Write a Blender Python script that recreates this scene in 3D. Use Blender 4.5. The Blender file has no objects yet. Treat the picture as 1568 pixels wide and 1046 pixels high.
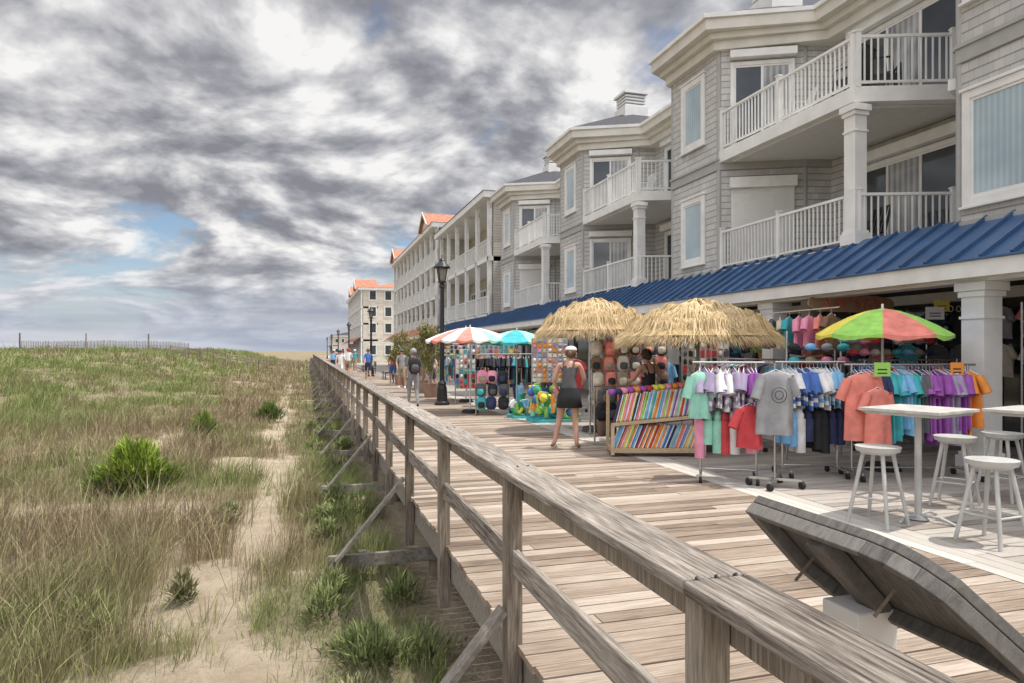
import bpy, math, random
import numpy as np
from mathutils import Vector, Matrix
random.seed(7); np.random.seed(7)
scene=bpy.context.scene
R=random.random
def U(a,b): return random.uniform(a,b)

# ------------------------------------------------------------------ materials
MC={}
def newmat(name):
    m=bpy.data.materials.new(name); m.use_nodes=True
    nt=m.node_tree; b=nt.nodes['Principled BSDF']
    return m,nt,b
def mat(name,col,rough=.7,metal=0.,amt=.14,scale=6.,bump=0.,spec=.4,stretch=None,dirt=0.):
    if name in MC: return MC[name]
    m,nt,b=newmat(name); N=nt.nodes; L=nt.links
    g=N.new('ShaderNodeNewGeometry'); mp=N.new('ShaderNodeMapping')
    L.new(g.outputs['Position'],mp.inputs[0])
    if stretch: mp.inputs['Scale'].default_value=stretch
    n=N.new('ShaderNodeTexNoise'); n.inputs['Scale'].default_value=scale; n.inputs['Detail'].default_value=5
    L.new(mp.outputs[0],n.inputs['Vector'])
    r=N.new('ShaderNodeValToRGB'); r.color_ramp.elements[0].position=.3; r.color_ramp.elements[1].position=.7
    c=Vector(col[:3])
    r.color_ramp.elements[0].color=(*(c*(1-amt*1.3)),1); r.color_ramp.elements[1].color=(*[min(1,x) for x in c*(1+amt)],1)
    L.new(n.outputs['Fac'],r.inputs[0]); L.new(r.outputs[0],b.inputs['Base Color'])
    b.inputs['Roughness'].default_value=rough; b.inputs['Metallic'].default_value=metal
    b.inputs['Specular IOR Level'].default_value=spec
    if bump>0:
        bp=N.new('ShaderNodeBump'); bp.inputs['Strength'].default_value=bump; bp.inputs['Distance'].default_value=.02
        L.new(n.outputs['Fac'],bp.inputs['Height']); L.new(bp.outputs[0],b.inputs['Normal'])
    MC[name]=m; return m
def wood(name,cols,stretch,island=True,rough=.8,bump=.35,scale=3.,islv=.55,con=1.5):
    if name in MC: return MC[name]
    m,nt,b=newmat(name); N=nt.nodes; L=nt.links
    g=N.new('ShaderNodeNewGeometry'); mp=N.new('ShaderNodeMapping'); mp.inputs['Scale'].default_value=stretch
    L.new(g.outputs['Position'],mp.inputs[0])
    if island:
        cb=N.new('ShaderNodeVectorMath'); cb.operation='MULTIPLY_ADD'
        L.new(g.outputs['Random Per Island'],cb.inputs[0]); cb.inputs[1].default_value=(37,53,71); L.new(g.outputs['Position'],cb.inputs[2])
        L.new(cb.outputs[0],mp.inputs[0])
    n=N.new('ShaderNodeTexNoise'); n.inputs['Scale'].default_value=scale; n.inputs['Detail'].default_value=8; n.inputs['Roughness'].default_value=.65; n.inputs['Distortion'].default_value=.3
    L.new(mp.outputs[0],n.inputs['Vector'])
    n2=N.new('ShaderNodeTexNoise'); n2.inputs['Scale'].default_value=1.1; n2.inputs['Detail'].default_value=5
    L.new(g.outputs['Position'],n2.inputs['Vector'])
    a=N.new('ShaderNodeMath'); a.operation='MULTIPLY_ADD'; a.inputs[1].default_value=islv if island else 0.
    L.new(g.outputs['Random Per Island'],a.inputs[0]); 
    s=N.new('ShaderNodeMath'); s.operation='MULTIPLY_ADD'; s.inputs[1].default_value=con; s.inputs[2].default_value=.27-con*.5-(islv*.5 if island else 0)
    L.new(n.outputs['Fac'],s.inputs[0]); L.new(s.outputs[0],a.inputs[2])
    a2=N.new('ShaderNodeMath'); a2.operation='MULTIPLY_ADD'; a2.inputs[1].default_value=.55
    L.new(n2.outputs['Fac'],a2.inputs[0]); L.new(a.outputs[0],a2.inputs[2])
    r=N.new('ShaderNodeValToRGB'); el=r.color_ramp.elements
    el[0].position=0; el[0].color=(*cols[0],1); el[1].position=1; el[1].color=(*cols[-1],1)
    for i,c in enumerate(cols[1:-1]):
        e=el.new((i+1)/(len(cols)-1)); e.color=(*c,1)
    L.new(a2.outputs[0],r.inputs[0]); L.new(r.outputs[0],b.inputs['Base Color'])
    b.inputs['Roughness'].default_value=rough; b.inputs['Specular IOR Level'].default_value=.25
    bp=N.new('ShaderNodeBump'); bp.inputs['Strength'].default_value=bump; bp.inputs['Distance'].default_value=.01
    L.new(n.outputs['Fac'],bp.inputs['Height']); L.new(bp.outputs[0],b.inputs['Normal'])
    MC[name]=m; return m
def tangent_uv(nt):
    N=nt.nodes; L=nt.links
    g=N.new('ShaderNodeNewGeometry')
    cr=N.new('ShaderNodeVectorMath'); cr.operation='CROSS_PRODUCT'; cr.inputs[1].default_value=(0,0,1)
    L.new(g.outputs['True Normal'],cr.inputs[0])
    d=N.new('ShaderNodeVectorMath'); d.operation='DOT_PRODUCT'
    L.new(cr.outputs[0],d.inputs[0]); L.new(g.outputs['Position'],d.inputs[1])
    sp=N.new('ShaderNodeSeparateXYZ'); L.new(g.outputs['Position'],sp.inputs[0])
    cb=N.new('ShaderNodeCombineXYZ'); L.new(d.outputs['Value'],cb.inputs[0]); L.new(sp.outputs[2],cb.inputs[1])
    return cb,g
def siding(name,col,roww=.16,rowh=.155):
    m,nt,b=newmat(name); N=nt.nodes; L=nt.links
    cb,g=tangent_uv(nt)
    br=N.new('ShaderNodeTexBrick'); L.new(cb.outputs[0],br.inputs['Vector'])
    c=Vector(col)
    br.inputs['Color1'].default_value=(*(c*1.08),1); br.inputs['Color2'].default_value=(*(c*.90),1); br.inputs['Mortar'].default_value=(*(c*.72),1)
    br.inputs['Scale'].default_value=1; br.inputs['Brick Width'].default_value=roww; br.inputs['Row Height'].default_value=rowh
    br.inputs['Mortar Size'].default_value=.004; br.inputs['Mortar Smooth'].default_value=.3
    n=N.new('ShaderNodeTexNoise'); n.inputs['Scale'].default_value=1.2; n.inputs['Detail'].default_value=6; L.new(g.outputs['Position'],n.inputs['Vector'])
    mx=N.new('ShaderNodeMix'); mx.data_type='RGBA'; mx.blend_type='MULTIPLY'; mx.inputs[0].default_value=.4
    L.new(br.outputs[0],mx.inputs[6]); L.new(n.outputs['Fac'],mx.inputs[7])
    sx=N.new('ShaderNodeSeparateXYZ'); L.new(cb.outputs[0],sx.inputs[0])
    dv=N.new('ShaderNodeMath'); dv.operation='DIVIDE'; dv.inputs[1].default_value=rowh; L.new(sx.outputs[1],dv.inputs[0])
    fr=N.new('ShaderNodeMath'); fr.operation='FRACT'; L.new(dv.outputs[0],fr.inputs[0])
    sh=N.new('ShaderNodeMapRange'); L.new(fr.outputs[0],sh.inputs[0]); sh.inputs[1].default_value=.80; sh.inputs[2].default_value=.96; sh.inputs[3].default_value=1.28; sh.inputs[4].default_value=.55  # shadow below each course's butt edge, painted into the siding colour
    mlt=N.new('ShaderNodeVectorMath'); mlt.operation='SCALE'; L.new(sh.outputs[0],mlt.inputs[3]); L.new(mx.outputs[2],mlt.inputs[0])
    L.new(mlt.outputs[0],b.inputs['Base Color']); b.inputs['Roughness'].default_value=.75
    iv=N.new('ShaderNodeMath'); iv.operation='SUBTRACT'; iv.inputs[0].default_value=1; L.new(fr.outputs[0],iv.inputs[1])
    bp=N.new('ShaderNodeBump'); bp.inputs['Strength'].default_value=.6; bp.inputs['Distance'].default_value=.015; L.new(iv.outputs[0],bp.inputs['Height'])
    L.new(bp.outputs[0],b.inputs['Normal'])
    return m
def blinds(name,c1,c2,period=.09):
    m,nt,b=newmat(name); N=nt.nodes; L=nt.links
    cb,g=tangent_uv(nt); sx=N.new('ShaderNodeSeparateXYZ'); L.new(cb.outputs[0],sx.inputs[0])
    ml=N.new('ShaderNodeMath'); ml.operation='MULTIPLY'; ml.inputs[1].default_value=6.283/period; L.new(sx.outputs[0],ml.inputs[0])
    sn=N.new('ShaderNodeMath'); sn.operation='SINE'; L.new(ml.outputs[0],sn.inputs[0])
    n=N.new('ShaderNodeTexNoise'); n.inputs['Scale'].default_value=1.3; L.new(g.outputs['Position'],n.inputs['Vector'])
    ad=N.new('ShaderNodeMath'); ad.operation='MULTIPLY_ADD'; ad.inputs[1].default_value=.12; L.new(sn.outputs[0],ad.inputs[0]); L.new(n.outputs['Fac'],ad.inputs[2])
    r=N.new('ShaderNodeValToRGB'); r.color_ramp.elements[0].position=.3; r.color_ramp.elements[1].position=.7
    r.color_ramp.elements[0].color=(*c1,1); r.color_ramp.elements[1].color=(*c2,1)
    L.new(ad.outputs[0],r.inputs[0]); L.new(r.outputs[0],b.inputs['Base Color'])
    b.inputs['Roughness'].default_value=.5; b.inputs['Coat Weight'].default_value=.8; b.inputs['Coat Roughness'].default_value=.03
    return m
def glass(name,c):
    m=mat(name,c,rough=.06,amt=.3,scale=1.,spec=.8); return m

WHITE=mat('white_paint',(.72,.72,.70),.5,amt=.07,scale=3)
CREAM=mat('cream_trim',(.60,.58,.52),.55,amt=.08,scale=2)
OFFW=mat('offwhite_ceiling',(.62,.61,.58),.7,amt=.05)
GTRIM=mat('grey_trim',(.36,.36,.35),.6,amt=.06)
SIDING=siding('grey_shingle_siding',(.46,.455,.44))
TANWALL=siding('tan_siding',(.50,.47,.41),2.5,.15)
CREAMWALL=siding('cream_siding',(.60,.56,.48),2.5,.15)
SHINGLE=mat('roof_shingle',(.06,.06,.07),.9,amt=.35,scale=14,bump=.3)
REDROOF=mat('red_tile_roof',(.40,.17,.10),.7,amt=.25,scale=5,bump=.3)
BLUE=mat('blue_metal_roof',(.045,.10,.21),.38,amt=.16,scale=1.5,spec=.5)
BLIND=blinds('window_blinds',(.28,.37,.42),(.42,.52,.56))
CURT=blinds('door_curtain',(.16,.17,.18),(.48,.49,.48),.14)
GLASS=glass('dark_glass',(.045,.055,.065))
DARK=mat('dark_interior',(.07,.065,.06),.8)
SHUT=mat('shutter_white',(.66,.66,.64),.5,amt=.03)
BLACK=mat('black_metal',(.02,.02,.022),.4,amt=.1)
RUBBER=mat('black_rubber',(.025,.025,.025),.8)
CHROME=mat('chrome_steel',(.5,.5,.5),.25,metal=.9,amt=.05)
STEEL=mat('grey_painted_metal',(.48,.48,.46),.4,amt=.12)
WOODX=wood('deck_boards',[(.12,.09,.07),(.24,.185,.14),(.34,.275,.22),(.47,.405,.345)],(1.2,30,8),islv=.75,bump=.5,con=1.9)
WOODX2=wood('deck_boards_pale',[(.20,.17,.145),(.31,.27,.235),(.39,.355,.32),(.48,.45,.41)],(1.2,30,8),islv=.6,con=1.8)
WOODY=wood('edge_boards',[(.34,.31,.27),(.45,.42,.38),(.58,.55,.50)],(30,1.2,8))
CAPW=wood('weathered_cap_wood',[(.05,.04,.035),(.16,.135,.115),(.29,.255,.22),(.43,.39,.345)],(34,1.5,24),rough=.95,bump=1.,scale=2.5,islv=.35,con=2.5)
POSTW=wood('weathered_post_wood',[(.06,.048,.038),(.17,.14,.11),(.27,.23,.185),(.37,.33,.28)],(22,22,1.4),rough=.95,bump=.9,con=2.2)
BRACEW=wood('brace_wood',[(.10,.09,.075),(.23,.205,.175),(.36,.33,.29)],(6,18,6),rough=.9,bump=.6,con=2.)
SKIN=mat('skin',(.50,.29,.21),.55,amt=.06)
STRAWD=mat('straw_dark',(.45,.33,.17),.9,amt=.35,scale=25)
HAIRD=mat('dark_hair',(.05,.03,.02),.6,amt=.3,scale=60)
HAIRB=mat('brown_hair',(.14,.08,.045),.6,amt=.3,scale=60)
PAL={'red':(.55,.06,.07),'coral':(.75,.24,.19),'orange':(.8,.30,.06),'yellow':(.8,.68,.10),'lime':(.32,.62,.12),'green':(.05,.34,.14),
 'teal':(.06,.40,.44),'sky':(.20,.45,.70),'blue':(.07,.16,.45),'navy':(.035,.045,.11),'purple':(.32,.09,.38),'pink':(.8,.32,.45),
 'white':(.75,.75,.74),'grey':(.30,.30,.31),'black':(.025,.025,.028),'brown':(.20,.12,.075),'cream':(.62,.56,.45),'lilac':(.36,.30,.44),'dgrey':(.10,.10,.105),'khaki':(.34,.29,.2),'mint':(.3,.62,.5)}
def C(n): return mat('cloth_'+n,PAL[n],.85,amt=.16,scale=7,bump=.25)

# ------------------------------------------------------------------ builder
def empty(name,loc=(0,0,0)):
    e=bpy.data.objects.new(name,None); e.location=loc; scene.collection.objects.link(e); e.empty_display_size=.2
    return e
class MB:
    def __init__(s): s.v=[];s.f=[];s.mi=[];s.sm=[];s.mats=[];s.M=None
    def add(s,vs,fs,m,smooth=False):
        o=len(s.v)
        if s.M is not None: vs=[s.M@Vector(v) for v in vs]
        s.v.extend([tuple(v) for v in vs])
        ml=m if isinstance(m,list) else None
        if ml is None:
            if m not in s.mats: s.mats.append(m)
            k=s.mats.index(m)
        for i,f in enumerate(fs):
            s.f.append([o+a for a in f])
            if ml is not None:
                if ml[i] not in s.mats: s.mats.append(ml[i])
                k=s.mats.index(ml[i])
            s.mi.append(k); s.sm.append(smooth)
    BF=[(0,3,2,1),(4,5,6,7),(0,1,5,4),(1,2,6,5),(2,3,7,6),(3,0,4,7)]
    def box(s,x0,x1,y0,y1,z0,z1,m):
        s.add([(x0,y0,z0),(x1,y0,z0),(x1,y1,z0),(x0,y1,z0),(x0,y0,z1),(x1,y0,z1),(x1,y1,z1),(x0,y1,z1)],s.BF,m)
    def beam(s,p0,p1,w,h,m,up=(0,0,1)):
        p0=Vector(p0);p1=Vector(p1);d=(p1-p0).normalized();u=Vector(up)
        if abs(d.dot(u))>.99: u=Vector((0,1,0))
        a=d.cross(u).normalized()*w/2; b=a.cross(d).normalized()*h/2
        vs=[]
        for p in (p0,p1): vs+= [p-a-b,p+a-b,p+a+b,p-a+b]
        s.add(vs,[(0,3,2,1),(4,5,6,7),(0,1,5,4),(1,2,6,5),(2,3,7,6),(3,0,4,7)],m)
    def cyl(s,p0,p1,r0,r1,m,n=10,cap=True,smooth=True):
        p0=Vector(p0);p1=Vector(p1);d=(p1-p0).normalized();u=Vector((0,0,1))
        if abs(d.dot(u))>.95: u=Vector((0,1,0))
        a=d.cross(u).normalized();b=a.cross(d)
        vs=[];
        for p,r in((p0,r0),(p1,r1)):
            for i in range(n):
                t=2*math.pi*i/n; vs.append(p+a*math.cos(t)*r+b*math.sin(t)*r)
        fs=[(i,(i+1)%n,n+(i+1)%n,n+i) for i in range(n)]
        s.add(vs,fs,m,smooth)
        if cap: s.add(vs[:n],[tuple(range(n-1,-1,-1))],m); s.add(vs[n:],[tuple(range(n))],m)
    def tube(s,pts,r,m,n=8):
        for a,b in zip(pts[:-1],pts[1:]): s.cyl(a,b,r,r,m,n)
    def prism(s,pl,z0,z1,m):
        n=len(pl); vs=[(x,y,z0) for x,y in pl]+[(x,y,z1) for x,y in pl]
        s.add(vs,[tuple(range(n-1,-1,-1)),tuple(range(n,2*n))]+[(i,(i+1)%n,n+(i+1)%n,n+i) for i in range(n)],m)
    def ball(s,c,r,m,p=1.,nu=10,nv=7):
        vs=[];f=[]
        sg=lambda x:(1 if x>=0 else -1)*abs(x)**p
        for j in range(nv+1):
            ph=-math.pi/2+math.pi*j/nv
            for i in range(nu):
                t=2*math.pi*i/nu
                vs.append((c[0]+r[0]*sg(math.cos(ph))*sg(math.cos(t)),c[1]+r[1]*sg(math.cos(ph))*sg(math.sin(t)),c[2]+r[2]*sg(math.sin(ph))))
        for j in range(nv):
            for i in range(nu):
                a=j*nu+i;b=j*nu+(i+1)%nu; f.append((a,b,b+nu,a+nu))
        s.add(vs,f,m,True)
    def torus(s,c,Rr,r,m,axis='y',n=20,k=6,cols=None):
        vs=[];f=[];ml=[]
        for i in range(n):
            t=2*math.pi*i/n
            for j in range(k):
                q=2*math.pi*j/k; rr=Rr+r*math.cos(q); h=r*math.sin(q)
                a,b=rr*math.cos(t),rr*math.sin(t)
                vs.append({'y':(c[0]+a,c[1]+h,c[2]+b),'x':(c[0]+h,c[1]+a,c[2]+b),'z':(c[0]+a,c[1]+b,c[2]+h)}[axis])
        for i in range(n):
            for j in range(k):
                f.append((i*k+j,i*k+(j+1)%k,((i+1)%n)*k+(j+1)%k,((i+1)%n)*k+j)); ml.append(cols[(i*len(cols)//n)] if cols else m)
        s.add(vs,f,ml,True)
    def done(s,name,parent=None,bevel=0.):
        me=bpy.data.meshes.new(name); me.from_pydata(s.v,[],s.f)
        for m in s.mats: me.materials.append(m)
        me.polygons.foreach_set('material_index',s.mi); me.polygons.foreach_set('use_smooth',s.sm)
        me.update()
        o=bpy.data.objects.new(name,me); scene.collection.objects.link(o)
        if parent: o.parent=parent
        if bevel:
            b=o.modifiers.new('bevel','BEVEL'); b.width=bevel; b.segments=2; b.limit_method='ANGLE'; b.angle_limit=.8
        return o
def TR(x,y,z=0,rot=0): return Matrix.Translation((x,y,z))@Matrix.Rotation(rot,4,'Z')

# ------------------------------------------------------------------ terrain
def hsh(i,j,s): 
    v=np.sin(i*127.1+j*311.7+s*74.7)*43758.5453
    return v-np.floor(v)
def vnoise(x,y,s=0):
    xi=np.floor(x);yi=np.floor(y);fx=x-xi;fy=y-yi
    fx=fx*fx*(3-2*fx);fy=fy*fy*(3-2*fy)
    return (hsh(xi,yi,s)*(1-fx)+hsh(xi+1,yi,s)*fx)*(1-fy)+(hsh(xi,yi+1,s)*(1-fx)+hsh(xi+1,yi+1,s)*fx)*fy
def fbm(x,y,s=0,o=4):
    t=0;a=.5;n=0
    for k in range(o):
        t=t+a*vnoise(x*2**k,y*2**k,s+k);n+=a;a*=.5
    return t/n
def ss(a,b,x):
    t=np.clip((x-a)/(b-a),0,1);return t*t*(3-2*t)
def Hh(x,y):
    x=np.asarray(x,float);y=np.asarray(y,float)
    m=1-ss(.3,1.3,x)
    z=-.95+m*(.35*(fbm(x*.3,y*.3,1)-.5)+.22*(fbm(x*1.3,y*1.3,5)-.5))
    z=z+2.35*ss(12,75,y)*ss(-1,-16,x)*(.8+.4*fbm(x*.12,y*.12,9))*(1-ss(0,1,x))
    return z
def dens(x,y):
    n=fbm(x*.8+3,y*.5,21)
    d=ss(.39,.52,n)
    xc=-.50+.2*np.sin(y*.45+.6)-.08*np.sin(y*.17)-.02*np.clip(y-8,0,30)
    wn=1.0*(fbm(x*1.3,y*.8,33)-.5)
    pm=ss(.14,.40,np.abs(x-xc)+wn)
    d=np.maximum(d,ss(.0,.3,x+.5*wn)*.95)
    d=np.maximum(d,ss(22,48,y)*.92*(.6+.4*ss(.42,.5,n)))
    d=np.maximum(d,ss(12,26,y)*ss(-3.5,-7,x)*.97)
    d=d*(.10+.90*np.maximum(pm,ss(45,75,y)))
    bl=(1-ss(5.7,6.6,y+.6*wn))*ss(-2.5,-1.5,x)*(1-ss(.0,.25,x))
    return d*(1-.88*bl)
def terrain():
    xs=np.concatenate([[-2500,-900,-400,-200,-120,-90,-75],np.arange(-65,-12,1.),np.arange(-12,2,.2),[2,4,8,14,25,60,200,800,2500]])
    ys=np.concatenate([[-600,-100,-30,-10,-4],np.arange(0,34,.2),np.arange(34,100,1.),[100,110,125,150,200,300,500,1000,3000]])
    X,Y=np.meshgrid(xs,ys); Z=Hh(X,Y)
    far=ss(160,500,Y)+ss(-90,-300,X); Z=np.where(far>0,Z*(1-np.clip(far,0,1))+(-.9)*np.clip(far,0,1),Z)
    v=np.stack([X,Y,Z],-1).reshape(-1,3); nx=len(xs);ny=len(ys)
    i=np.arange(nx-1)[None,:]+nx*np.arange(ny-1)[:,None]; i=i.ravel()
    f=np.stack([i,i+1,i+1+nx,i+nx],-1)
    me=bpy.data.meshes.new('sand_ground'); me.from_pydata(v.tolist(),[],f.tolist())
    me.polygons.foreach_set('use_smooth',[True]*len(f))
    a=me.color_attributes.new('veg','FLOAT_COLOR','POINT'); D=dens(v[:,0],v[:,1]); D=np.where((v[:,0]>1.3),.15,D)
    D=np.where(v[:,1]>160,1.4,D)
    a.data.foreach_set('color',np.stack([D,D,D,np.ones_like(D)],-1).astype(np.float32).ravel())
    m,nt,b=newmat('sand'); N=nt.nodes;L=nt.links
    g=N.new('ShaderNodeNewGeometry')
    at=N.new('ShaderNodeAttribute'); at.attribute_name='veg'
    n=N.new('ShaderNodeTexNoise'); n.inputs['Scale'].default_value=2.2;n.inputs['Detail'].default_value=9;n.inputs['Roughness'].default_value=.65;L.new(g.outputs['Position'],n.inputs['Vector'])
    r=N.new('ShaderNodeValToRGB');e=r.color_ramp.elements;e[0].position=.3;e[0].color=(.38,.305,.215,1);e[1].position=.72;e[1].color=(.58,.49,.375,1);L.new(n.outputs['Fac'],r.inputs[0])
    n2=N.new('ShaderNodeTexNoise'); n2.inputs['Scale'].default_value=9;n2.inputs['Detail'].default_value=8;n2.inputs['Roughness'].default_value=.7;L.new(g.outputs['Position'],n2.inputs['Vector'])
    r2=N.new('ShaderNodeValToRGB');e=r2.color_ramp.elements;e[0].position=.3;e[0].color=(.12,.10,.06,1);e[1].position=.7;e[1].color=(.37,.31,.21,1);L.new(n2.outputs['Fac'],r2.inputs[0])
    ad=N.new('ShaderNodeMath');ad.operation='MULTIPLY_ADD';ad.inputs[1].default_value=1.9;L.new(n2.outputs['Fac'],ad.inputs[0]);
    sp=N.new('ShaderNodeMath');sp.operation='MULTIPLY_ADD';sp.inputs[1].default_value=.8;sp.inputs[2].default_value=-1.02;L.new(at.outputs['Fac'],sp.inputs[0]);L.new(sp.outputs[0],ad.inputs[2])
    r3=N.new('ShaderNodeValToRGB');e=r3.color_ramp.elements;e[0].position=.1;e[1].position=.75;L.new(ad.outputs[0],r3.inputs[0])
    mx=N.new('ShaderNodeMix');mx.data_type='RGBA';L.new(r3.outputs[0],mx.inputs[0]);L.new(r.outputs[0],mx.inputs[6]);L.new(r2.outputs[0],mx.inputs[7])
    L.new(mx.outputs[2],b.inputs['Base Color']);b.inputs['Roughness'].default_value=.95;b.inputs['Specular IOR Level'].default_value=.1
    ab=N.new('ShaderNodeMath');ab.operation='ADD';L.new(n2.outputs['Fac'],ab.inputs[0]);L.new(n.outputs['Fac'],ab.inputs[1])
    bp=N.new('ShaderNodeBump');bp.inputs['Strength'].default_value=.95;bp.inputs['Distance'].default_value=.12;L.new(ab.outputs[0],bp.inputs['Height']);L.new(bp.outputs[0],b.inputs['Normal'])
    me.materials.append(m)
    o=bpy.data.objects.new('sand_ground',me);scene.collection.objects.link(o)
terrain()

def leafmat(name,attr='Col'):
    m,nt,b=newmat(name);N=nt.nodes;L=nt.links
    at=N.new('ShaderNodeAttribute');at.attribute_name=attr;L.new(at.outputs['Color'],b.inputs['Base Color'])
    b.inputs['Roughness'].default_value=.65;b.inputs['Specular IOR Level'].default_value=.2
    return m
LEAF=leafmat('grass_blades')
def blades(name,base,tipoff,width,col,parent=None,bend=.25):
    n=len(base)
    ang=np.random.rand(n)*np.pi
    side=np.stack([np.cos(ang),np.sin(ang),np.zeros(n)],-1)*width[:,None]/2
    mid=base+tipoff*np.array([.35,.35,.6])
    v=np.stack([base-side,base+side,mid-side*.8,mid+side*.8,base+tipoff],1).reshape(-1,3)
    k=np.arange(n)*5
    f=np.concatenate([np.stack([k,k+1,k+2],-1),np.stack([k+1,k+3,k+2],-1),np.stack([k+2,k+3,k+4],-1)])
    me=bpy.data.meshes.new(name);me.from_pydata(v,[],f)
    a=me.color_attributes.new('Col','FLOAT_COLOR','POINT')
    cc=np.repeat(col,5,axis=0)
    a.data.foreach_set('color',np.concatenate([cc,np.ones((n*5,1))],1).astype(np.float32).ravel())
    me.materials.append(LEAF);me.update()
    o=bpy.data.objects.new(name,me);scene.collection.objects.link(o)
    if parent:o.parent=parent
    return o
def grass():
    B=[];T=[];Wd=[];Cl=[]
    bands=[(3.5,9,1450,.006,1.15),(9,16,820,.008,1.15),(16,28,360,.012,1.1),(28,50,130,.022,1.),(50,90,36,.045,1.05),(90,170,9,.1,1.1)]
    for y0,y1,dn,w,hs in bands:
        x0=-.44*y1-3; area=(y1-y0)*(1.05-x0)
        per=18; nc=int(area*dn/per)
        cx=np.random.uniform(x0,1.05,nc);cy=np.random.uniform(y0,y1,nc)
        ok=(cx>-.44*cy-3)&(np.random.rand(nc)<dens(cx,cy))
        cx=cx[ok];cy=cy[ok];nc=len(cx)
        ch=np.random.uniform(.4,1.35,nc)
        green=np.clip(fbm(cx*.45,cy*.35,50)*2.6-1.08+.75*ss(14,34,cy)*ss(-3,-9,cx)+.5*ss(.0,.5,cx),0,1)
        tall=np.clip(fbm(cx*.6,cy*.6,60)*2.0-.35,.3,1.25)*np.where(cx>.1,.6,1.)
        I=np.repeat(np.arange(nc),per);n=len(I)
        off=np.random.normal(0,1,(n,2))*(.05+w*4)
        bx=cx[I]+off[:,0];by=cy[I]+off[:,1]
        keep=bx<1.06;I=I[keep];bx=bx[keep];by=by[keep];off=off[keep];n=len(I)
        h=np.random.uniform(.2,.68,n)*ch[I]*hs*tall[I]
        stem=np.random.rand(n)<.16*(green[I]<.6); h=np.where(stem,h*1.35,h)
        lean=np.random.normal(0,.30,(n,2))+np.array([.14,-.05])+off/(.05+w*4)*.16
        lean=np.where(stem[:,None],lean*.5,lean)
        t=np.stack([lean[:,0]*h,lean[:,1]*h,h],-1)
        B.append(np.stack([bx,by,Hh(bx,by)-.02],-1));T.append(t);Wd.append(np.where(stem,w*.75,w*np.random.uniform(.7,1.3,n)))
        g=green[I]+np.random.normal(0,.16,n); g=np.clip(g,0,1)[:,None]
        dry=np.array([.47,.39,.24]);brn=np.array([.21,.155,.105]);grn=np.array([.13,.19,.06]);yg=np.array([.30,.34,.12])
        q=np.random.rand(n,1); d=dry*q+brn*(1-q); e=grn*q+yg*(1-q)
        c=d*(1-g)+e*g; c=np.where(stem[:,None],brn*.9,c)
        Cl.append(c*np.random.uniform(.75,1.3,(n,1)))
    blades('dune_grass',np.concatenate(B),np.concatenate(T),np.concatenate(Wd),np.concatenate(Cl))
grass()
def shrub(name,x,y,rx,h,n,c1,c2,w=.022,L=.28):
    z=float(Hh(x,y))
    ph=np.random.rand(n)*2*np.pi;u=np.random.rand(n)**.45;el=np.random.rand(n)
    lump=.75+.35*np.sin(ph*3+1)*np.sin(el*5+ph)+.1*np.random.rand(n)
    zz=el*h*.85*lump+.03; rr=u*rx*np.sqrt(np.clip(1-(el*.95)**2.2,0,1))*lump
    b=np.stack([x+np.cos(ph)*rr,y+np.sin(ph)*rr,z+zz],-1)
    d=np.stack([np.cos(ph)*.6*(rr/rx+.2),np.sin(ph)*.6*(rr/rx+.2),.35+el*.8],-1)+np.random.normal(0,.3,(n,3))
    d/=np.linalg.norm(d,axis=1)[:,None]
    t=d*np.random.uniform(.5,1.1,(n,1))*L
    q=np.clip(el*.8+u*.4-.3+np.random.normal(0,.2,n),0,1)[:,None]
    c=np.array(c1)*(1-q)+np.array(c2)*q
    return blades(name,b,t,np.full(n,w),c*np.random.uniform(.7,1.3,(n,1)))
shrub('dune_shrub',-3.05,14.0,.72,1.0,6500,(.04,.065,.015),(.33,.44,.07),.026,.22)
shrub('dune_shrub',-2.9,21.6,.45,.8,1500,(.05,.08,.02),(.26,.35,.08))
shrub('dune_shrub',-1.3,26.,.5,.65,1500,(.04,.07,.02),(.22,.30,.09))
for k in range(34):
    sx,sy=(U(.1,.95),U(4.8,24)) if k<24 else (U(-2.6,-.9),U(6.4,13))
    shrub('beach_weed',sx,sy,U(.14,.42),U(.10,.28)+.008*sy,int(U(250,700)),(.08,.095,.04),(.30,.36,.14) if k%3 else (.36,.33,.19),.013+.0006*sy,.12)

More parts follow.
